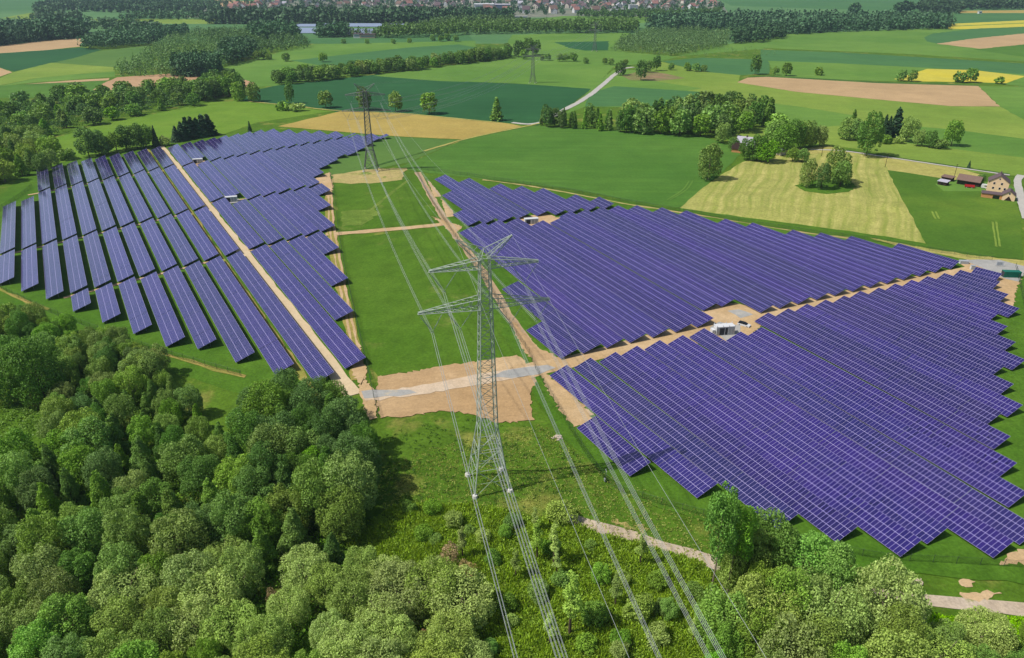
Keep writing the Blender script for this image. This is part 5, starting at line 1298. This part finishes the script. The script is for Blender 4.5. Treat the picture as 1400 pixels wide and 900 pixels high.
# inverter station + car on the gravel pad
X, Y = G(989, 457); rc = math.radians(8)
r = root('inverter_station', 'white inverter container with dark louvred front on the gravel pad', 'container', (X, Y, 0), rc); r.scale = (1.1, 1.1, 1.2)
m = MB(); m.box(-3.1, 3.1, -1.25, 1.25, 0.15, 2.9); part('body', m, M['white'], r)
m = MB(); m.box(-3.2, 3.2, -1.32, 1.32, 2.9, 3.02)
for x in (-3.0, -1.0, 1.0, 3.0): m.box(x - .07, x + .07, -1.25, -1.1, 3.02, 3.5); m.box(x - .07, x + .07, 1.1, 1.25, 3.02, 3.5)
part('roof', m, M['white'], r)
m = MB(); m.box(-2.0, -0.4, -1.33, -1.2, 0.4, 2.6); m.box(-0.1, 0.7, -1.33, -1.2, 0.4, 2.6); part('louvre', m, M['darkgrey'], r)
m = MB(); m.box(1.1, 1.9, -1.31, -1.2, 0.4, 2.5); part('door', m, M['lightgrey'], r)
m = MB(); m.box(2.1, 2.9, -1.31, -1.2, 0.4, 2.5); part('door', m, M['lightgrey'], r)
m = MB(); m.box(-2.95, -2.2, -1.31, -1.2, 0.4, 2.5); part('door', m, M['lightgrey'], r)
m = MB(); m.box(-3.3, 3.3, -1.5, 1.5, -0.1, 0.15); part('plinth', m, M['concrete'], r)
m = MB(); m.box(-4.3, -3.4, -1.0, 0.9, 0.0, 2.0); part('transformer_cabinet', m, M['white'], r)

X, Y = G(1017, 446); ang = math.atan2(-0.62, 0.78)
r = root('parked_car', 'white estate car with black roof and windows beside the inverter container', 'car', (X, Y, 0), ang)
bm_ = MB(); prof = [(-2.2, 0.35), (2.15, 0.35), (2.3, 0.55), (2.28, 0.82), (1.3, 1.0), (-2.25, 1.02), (-2.32, 0.6)]
bm_.prism(prof, -0.9, 0.9); part('body', bm_, M['white'], r)
m = MB(); n0 = len(m.v)
lo = [(-2.2, -0.82, 1.0), (1.25, -0.82, 1.0), (1.25, 0.82, 1.0), (-2.2, 0.82, 1.0)]; hi = [(-1.85, -0.66, 1.5), (0.35, -0.66, 1.5), (0.35, 0.66, 1.5), (-1.85, 0.66, 1.5)]
for i in range(4): j = (i + 1) % 4; m.quad([lo[i], lo[j], hi[j], hi[i]])
part('window', m, M['glass'], r)
m = MB(); m.box(-1.9, 0.4, -0.68, 0.68, 1.5, 1.56); part('roof', m, M['black'], r)
for a in (-1.4, 1.4):
    for b in (-0.82, 0.82): wheel(r, a, b, 0.33, 0.33)
for b in (-0.6, 0.6):
    m = MB(); m.box(2.2, 2.33, b - 0.2, b + 0.2, 0.62, 0.78); part('headlight', m, M['lightgrey'], r)
    m = MB(); m.box(-2.36, -2.25, b - 0.15, b + 0.15, 0.65, 0.9); part('tail_light', m, M['redpaint'], r)

def station(lab, x, y, az, w=6.0):
    X, Y = G(x, y); r = root('inverter_station', lab, 'container', (X, Y, 0), math.radians(az))
    m = MB(); m.box(-w / 2, w / 2, -1.25, 1.25, 0.15, 2.9); part('body', m, M['white'], r)
    m = MB(); m.box(-w / 2 - .1, w / 2 + .1, -1.33, 1.33, 2.9, 3.05); part('roof', m, M['white'], r)
    m = MB(); m.box(-0.4 * w, -0.1 * w, -1.32, -1.2, 0.4, 2.6); part('louvre', m, M['darkgrey'], r)
    for a in (0.02, 0.24): m = MB(); m.box(a * w, (a + 0.17) * w, -1.31, -1.2, 0.4, 2.5); part('door', m, M['lightgrey'], r)
    m = MB(); m.box(-w / 2 - .3, w / 2 + .3, -1.5, 1.5, -0.1, 0.15); part('plinth', m, M['concrete'], r)
station('white inverter container between table rows in the upper right field', *PX(*UV(161.0, 322.0, AZR)), 12, 7.0)
station('white inverter container beside the service road of the left field', *PX(*UV(71.0, 423.3, AZL)), 18, 6.2)
station('small white inverter container near the top of the left field road', *PX(*UV(71.5, 527.6, AZL)), 18, 6.2)

X, Y = G(1381, 379); r = root('storage_container', 'green storage container by the fence at the right picture edge', 'container', (X, Y, 0), math.radians(-4))
m = MB(); m.box(-3.4, 3.4, -1.25, 1.25, 0.1, 2.7); part('body', m, M['green_paint'], r)
m = MB()
for i in range(22): x = -3.2 + i * 0.3; m.box(x, x + .15, -1.31, -1.25, 0.3, 2.5)
part('corrugated_side', m, M['green_paint'], r)
m = MB(); m.box(-3.45, 3.45, -1.3, 1.3, 2.7, 2.78); part('roof', m, M['green_paint'], r)
m = MB(); m.box(-3.47, -3.4, -1.1, 1.1, 0.3, 2.5); part('door', m, M['darkgrey'], r)
X, Y = G(1366, 365); r = root('notice_board', 'pale notice board on two posts left of the green container', 'sign', (X, Y, 0), math.radians(-6))
m = MB(); m.box(-1.6, 1.6, -0.05, 0.05, 0.7, 2.5); part('board', m, M['white'], r)
for a in (-1.5, 1.5): m = MB(); m.bar((a, 0.1, -0.1), (a, 0.1, 2.6), 0.06); part('post', m, M['alu'], r)
m = MB(); m.box(-1.3, 0.9, -0.09, -0.04, 1.0, 2.2); part('print', m, M['lightgrey'], r)
for lab, x, y, w, d, h in (('grey electrical cabinet at the end of the right field tables', 1329, 369, 1.8, 1.2, 2.0), ('low white cabinet behind the last right field table', 1317, 361, 3.6, 1.8, 1.5)):
    X, Y = G(x, y); r = root('electrical_cabinet', lab, 'cabinet', (X, Y, 0), math.radians(-10))
    m = MB(); m.box(-w / 2, w / 2, -d / 2, d / 2, 0.1, h); part('body', m, M['white'], r)
    m = MB(); m.box(-w / 2 - .06, w / 2 + .06, -d / 2 - .06, d / 2 + .06, h, h + .1); part('roof', m, M['lightgrey'], r)
    m = MB(); m.box(-w / 2 + .15, -.03, -d / 2 - .05, -d / 2 + .02, 0.25, h - .15); part('door', m, M['lightgrey'], r)
    m = MB(); m.box(.03, w / 2 - .15, -d / 2 - .05, -d / 2 + .02, 0.25, h - .15); part('door', m, M['lightgrey'], r)
# solar weather station
X, Y = G(828, 659); r = root('weather_mast', 'small solar-powered measuring mast on the meadow beside the nearest table', 'mast', (X, Y, 0), math.radians(100))
m = MB(); m.bar((0, 0, -0.1), (0, 0, 3.6), 0.05, 6); part('pole', m, M['alu'], r)
m = MB(); m.quad([(-0.75, -0.6, 0.7), (0.75, -0.6, 0.7), (0.75, 0.5, 1.9), (-0.75, 0.5, 1.9)]); m.quad([(-0.75, 0.55, 1.85), (0.75, 0.55, 1.85), (0.75, -0.55, 0.65), (-0.75, -0.55, 0.65)]); part('panel', m, M['glass'], r)
m = MB(); m.box(-0.3, 0.3, 0.1, 0.4, 0.3, 1.1); part('box', m, M['lightgrey'], r)
m = MB(); m.bar((-0.5, 0, 3.4), (0.5, 0, 3.4), 0.03); m.bar((0.5, 0, 3.4), (0.5, 0, 3.65), 0.08, 8); part('sensor_arm', m, M['white'], r)
# stone heaps
def heap(lab, x, y, n, s):
    X, Y = G(x, y); rd = random.Random(x); m = MB()
    for i in range(n):
        a = rd.uniform(0, 2 * PI); d = rd.uniform(0, 1.6) * s; c = Vector((math.cos(a) * d, math.sin(a) * d * 0.7, max(0.05, (0.55 - d * 0.3) * s * rd.uniform(0.4, 1)))); k = rd.uniform(0.25, 0.5) * s
        m.bar(c - Vector((k * rd.uniform(.4, .8), rd.uniform(-.2, .2), k * .3)), c + Vector((k * rd.uniform(.4, .8), rd.uniform(-.2, .2), k * .3)), k * 0.75, 6, k * 0.55)
    tag(link('stone_heap', m.mesh('stone_heap', M['rock']), None, (X, Y, 0)), lab, 'stones')
heap('heap of pale stones on the meadow right of the big pylon', 762, 599, 26, 1.0)
heap('heap of pale stones on the grass at the lower right', 1254, 797, 26, 1.0)
# power poles by the lane
def pole(lab, x, y, h):
    X, Y = G(x, y); r = root('power_pole', lab, 'pole', (X, Y, 0)); m = MB(); m.bar((0, 0, -.1), (0, 0, h), 0.16, 7, 0.11); part('mast', m, M['darkwood'], r)
    m = MB(); m.bar((-0.8, 0, h - .5), (0.8, 0, h - .5), 0.08); part('crosspiece', m, M['darkwood'], r)
pole('wooden pole at the right of the hidden house grove', 1123, 214, 9); pole('wooden pole on the hay meadow edge by the lane', 1210, 229, 9); pole('wooden pole left of the barn', 1304, 244, 9)

# far pale halls and the distant panel park
def hall(lab, x, y, w, d, h, wall, roofm, az=0, nwin=0):
    X, Y = G(x, y); r = root('hall', lab, 'building', (X, Y, 0), math.radians(az))
    m = MB(); m.box(-w / 2, w / 2, -d / 2, d / 2, 0, h); part('wall', m, M[wall], r)
    m = MB(); m.box(-w / 2 - .8, w / 2 + .8, -d / 2 - .8, d / 2 + .8, h, h + 1.0); part('roof', m, M[roofm], r)
    m = MB(); m.box(-w * .42, w * .42, -d / 2 - .2, -d / 2 + .1, h * .45, h * .7); part('window_band', m, M['blueroof'], r)
hall('long low pale hall on the yellow strip at the upper left', 190, 37, 70, 40, 8, 'townwall', 'greyroof')
hall('white flat hall at the left of the blue hall under the town', 662, 13.5, 60, 60, 16, 'white', 'white')
hall('blue hall right of the white flat hall under the town', 682, 13, 70, 60, 14, 'blueroof', 'greyroof')
hall('white cube hall at the edge of the town meadow', 865, 17.5, 24, 20, 20, 'white', 'white')
hall('low blue-grey hall left of the white cube hall', 854, 17.5, 34, 20, 9, 'blueroof', 'greyroof')
hall('low white hall left of the low blue-grey one', 842, 18, 30, 20, 9, 'white', 'greyroof')
hall('long grey hall behind the dark trees right of the white cube hall', 935, 17, 110, 30, 7, 'greyroof', 'greyroof')
hall('pale roadside hall below the bridge in the middle of the town', 705, 25, 60, 12, 4, 'townwall', 'greyroof')
hall('white farm building before the far pale panels', 490, 52, 16, 10, 7, 'white', 'slate')
hall('grey-brown farm barn right of the white one before the far panels', 503, 52, 28, 12, 6, 'townwall2', 'slate')
hall('tiny white building by the dark wood at the right edge', 1339, 19, 8, 8, 6, 'white', 'white')
hall('white buildings in the woods at the top left', 193, 13, 26, 18, 8, 'white', 'greyroof')
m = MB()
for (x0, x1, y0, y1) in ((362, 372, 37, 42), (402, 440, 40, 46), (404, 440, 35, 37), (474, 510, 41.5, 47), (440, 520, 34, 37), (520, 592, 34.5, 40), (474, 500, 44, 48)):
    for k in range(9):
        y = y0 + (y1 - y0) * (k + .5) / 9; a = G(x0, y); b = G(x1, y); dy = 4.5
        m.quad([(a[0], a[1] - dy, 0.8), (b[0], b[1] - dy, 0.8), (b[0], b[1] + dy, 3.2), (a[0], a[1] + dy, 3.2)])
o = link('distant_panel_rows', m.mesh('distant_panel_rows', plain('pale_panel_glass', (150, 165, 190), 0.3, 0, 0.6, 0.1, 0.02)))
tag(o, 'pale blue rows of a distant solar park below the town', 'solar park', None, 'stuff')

# the town
TOWN = [(288, 22), (400, 23.5), (520, 23), (600, 22), (640, 16), (720, 21), (800, 19), (905, 14.5), (985, 13), (985, 4), (900, 0), (720, -3), (560, -4), (360, 2), (290, 12)]
hm = []
for wallm, roofm in (('white', 'redroof'), ('white', 'slate'), ('townwall', 'redroof'), ('townwall', 'brownroof'), ('townwall', 'slate'), ('white', 'greyroof')):
    mb = MB(); w, l, z, rise = 10, 12, 6.5, 5
    mb.prism([(-w / 2, 0), (w / 2, 0), (w / 2, z), (0, z + rise), (-w / 2, z)], -l / 2, l / 2); mb.m = 1
    a = w / 2 + .6; mb.prism([(-a, z - .6), (0, z + rise + .05), (a, z - .6), (a, z - .2), (0, z + rise + .5), (-a, z - .2)][::-1], -l / 2 - .6, l / 2 + .6)
    mb.m = 2
    for x in (-3, 0, 3):
        for zz in (2.0, 5.0): mb.box(x - .6, x + .6, -l / 2 - .08, -l / 2 + .1, zz - .7, zz + .7)
    hm.append((mb.mesh('town_house', [M[wallm], M[roofm], M['glass']]), '%s-walled house with %s roof in the distant town' % ({'townwall': 'cream', 'white': 'white'}[wallm], {'redroof': 'red', 'slate': 'dark', 'brownroof': 'brown', 'greyroof': 'grey'}[roofm])))
pts = scatter(TOWN, 27, 91, 9000, 285)
rd = random.Random(5)
for p in pts:
    x, y = PX(*p)
    red = x > 880 or (300 < x < 380)
    i = rd.choice((0, 2, 3, 0) if red else (0, 1, 3, 4, 5, 1))
    o = link('town_house', hm[i][0], None, (p[0], p[1], 0), rd.uniform(-0.6, 0.6) + rd.choice((0, PI / 2)))
    s = rd.uniform(0.9, 1.7); o.scale = (s * rd.uniform(1, 1.6), s, s)
    tag(o, hm[i][1], 'house', hm[i][1].replace('house', 'houses'))

# ------------------------------------------------------------------ air
hz = MB(); hz.box(-6800, 6800, -400, 7300, -1.0, CAM_H + 6)
t = NT('haze_air'); pv = t.n('VolumePrincipled')
pv.inputs['Color'].default_value = (0.62, 0.82, 1.0, 1); pv.inputs['Density'].default_value = 0.000058; pv.inputs['Anisotropy'].default_value = 0.2
t.l(pv.outputs[0], t.out.inputs['Volume'])
tag(link('haze', hz.mesh('haze', t.m)), kind='stuff')
import collections
print('KINDS', collections.Counter(o.name.split('.')[0] for o in TREES))
print('tables', n_tab, 'trees', len(TREES), 'objects', len(scene.objects))
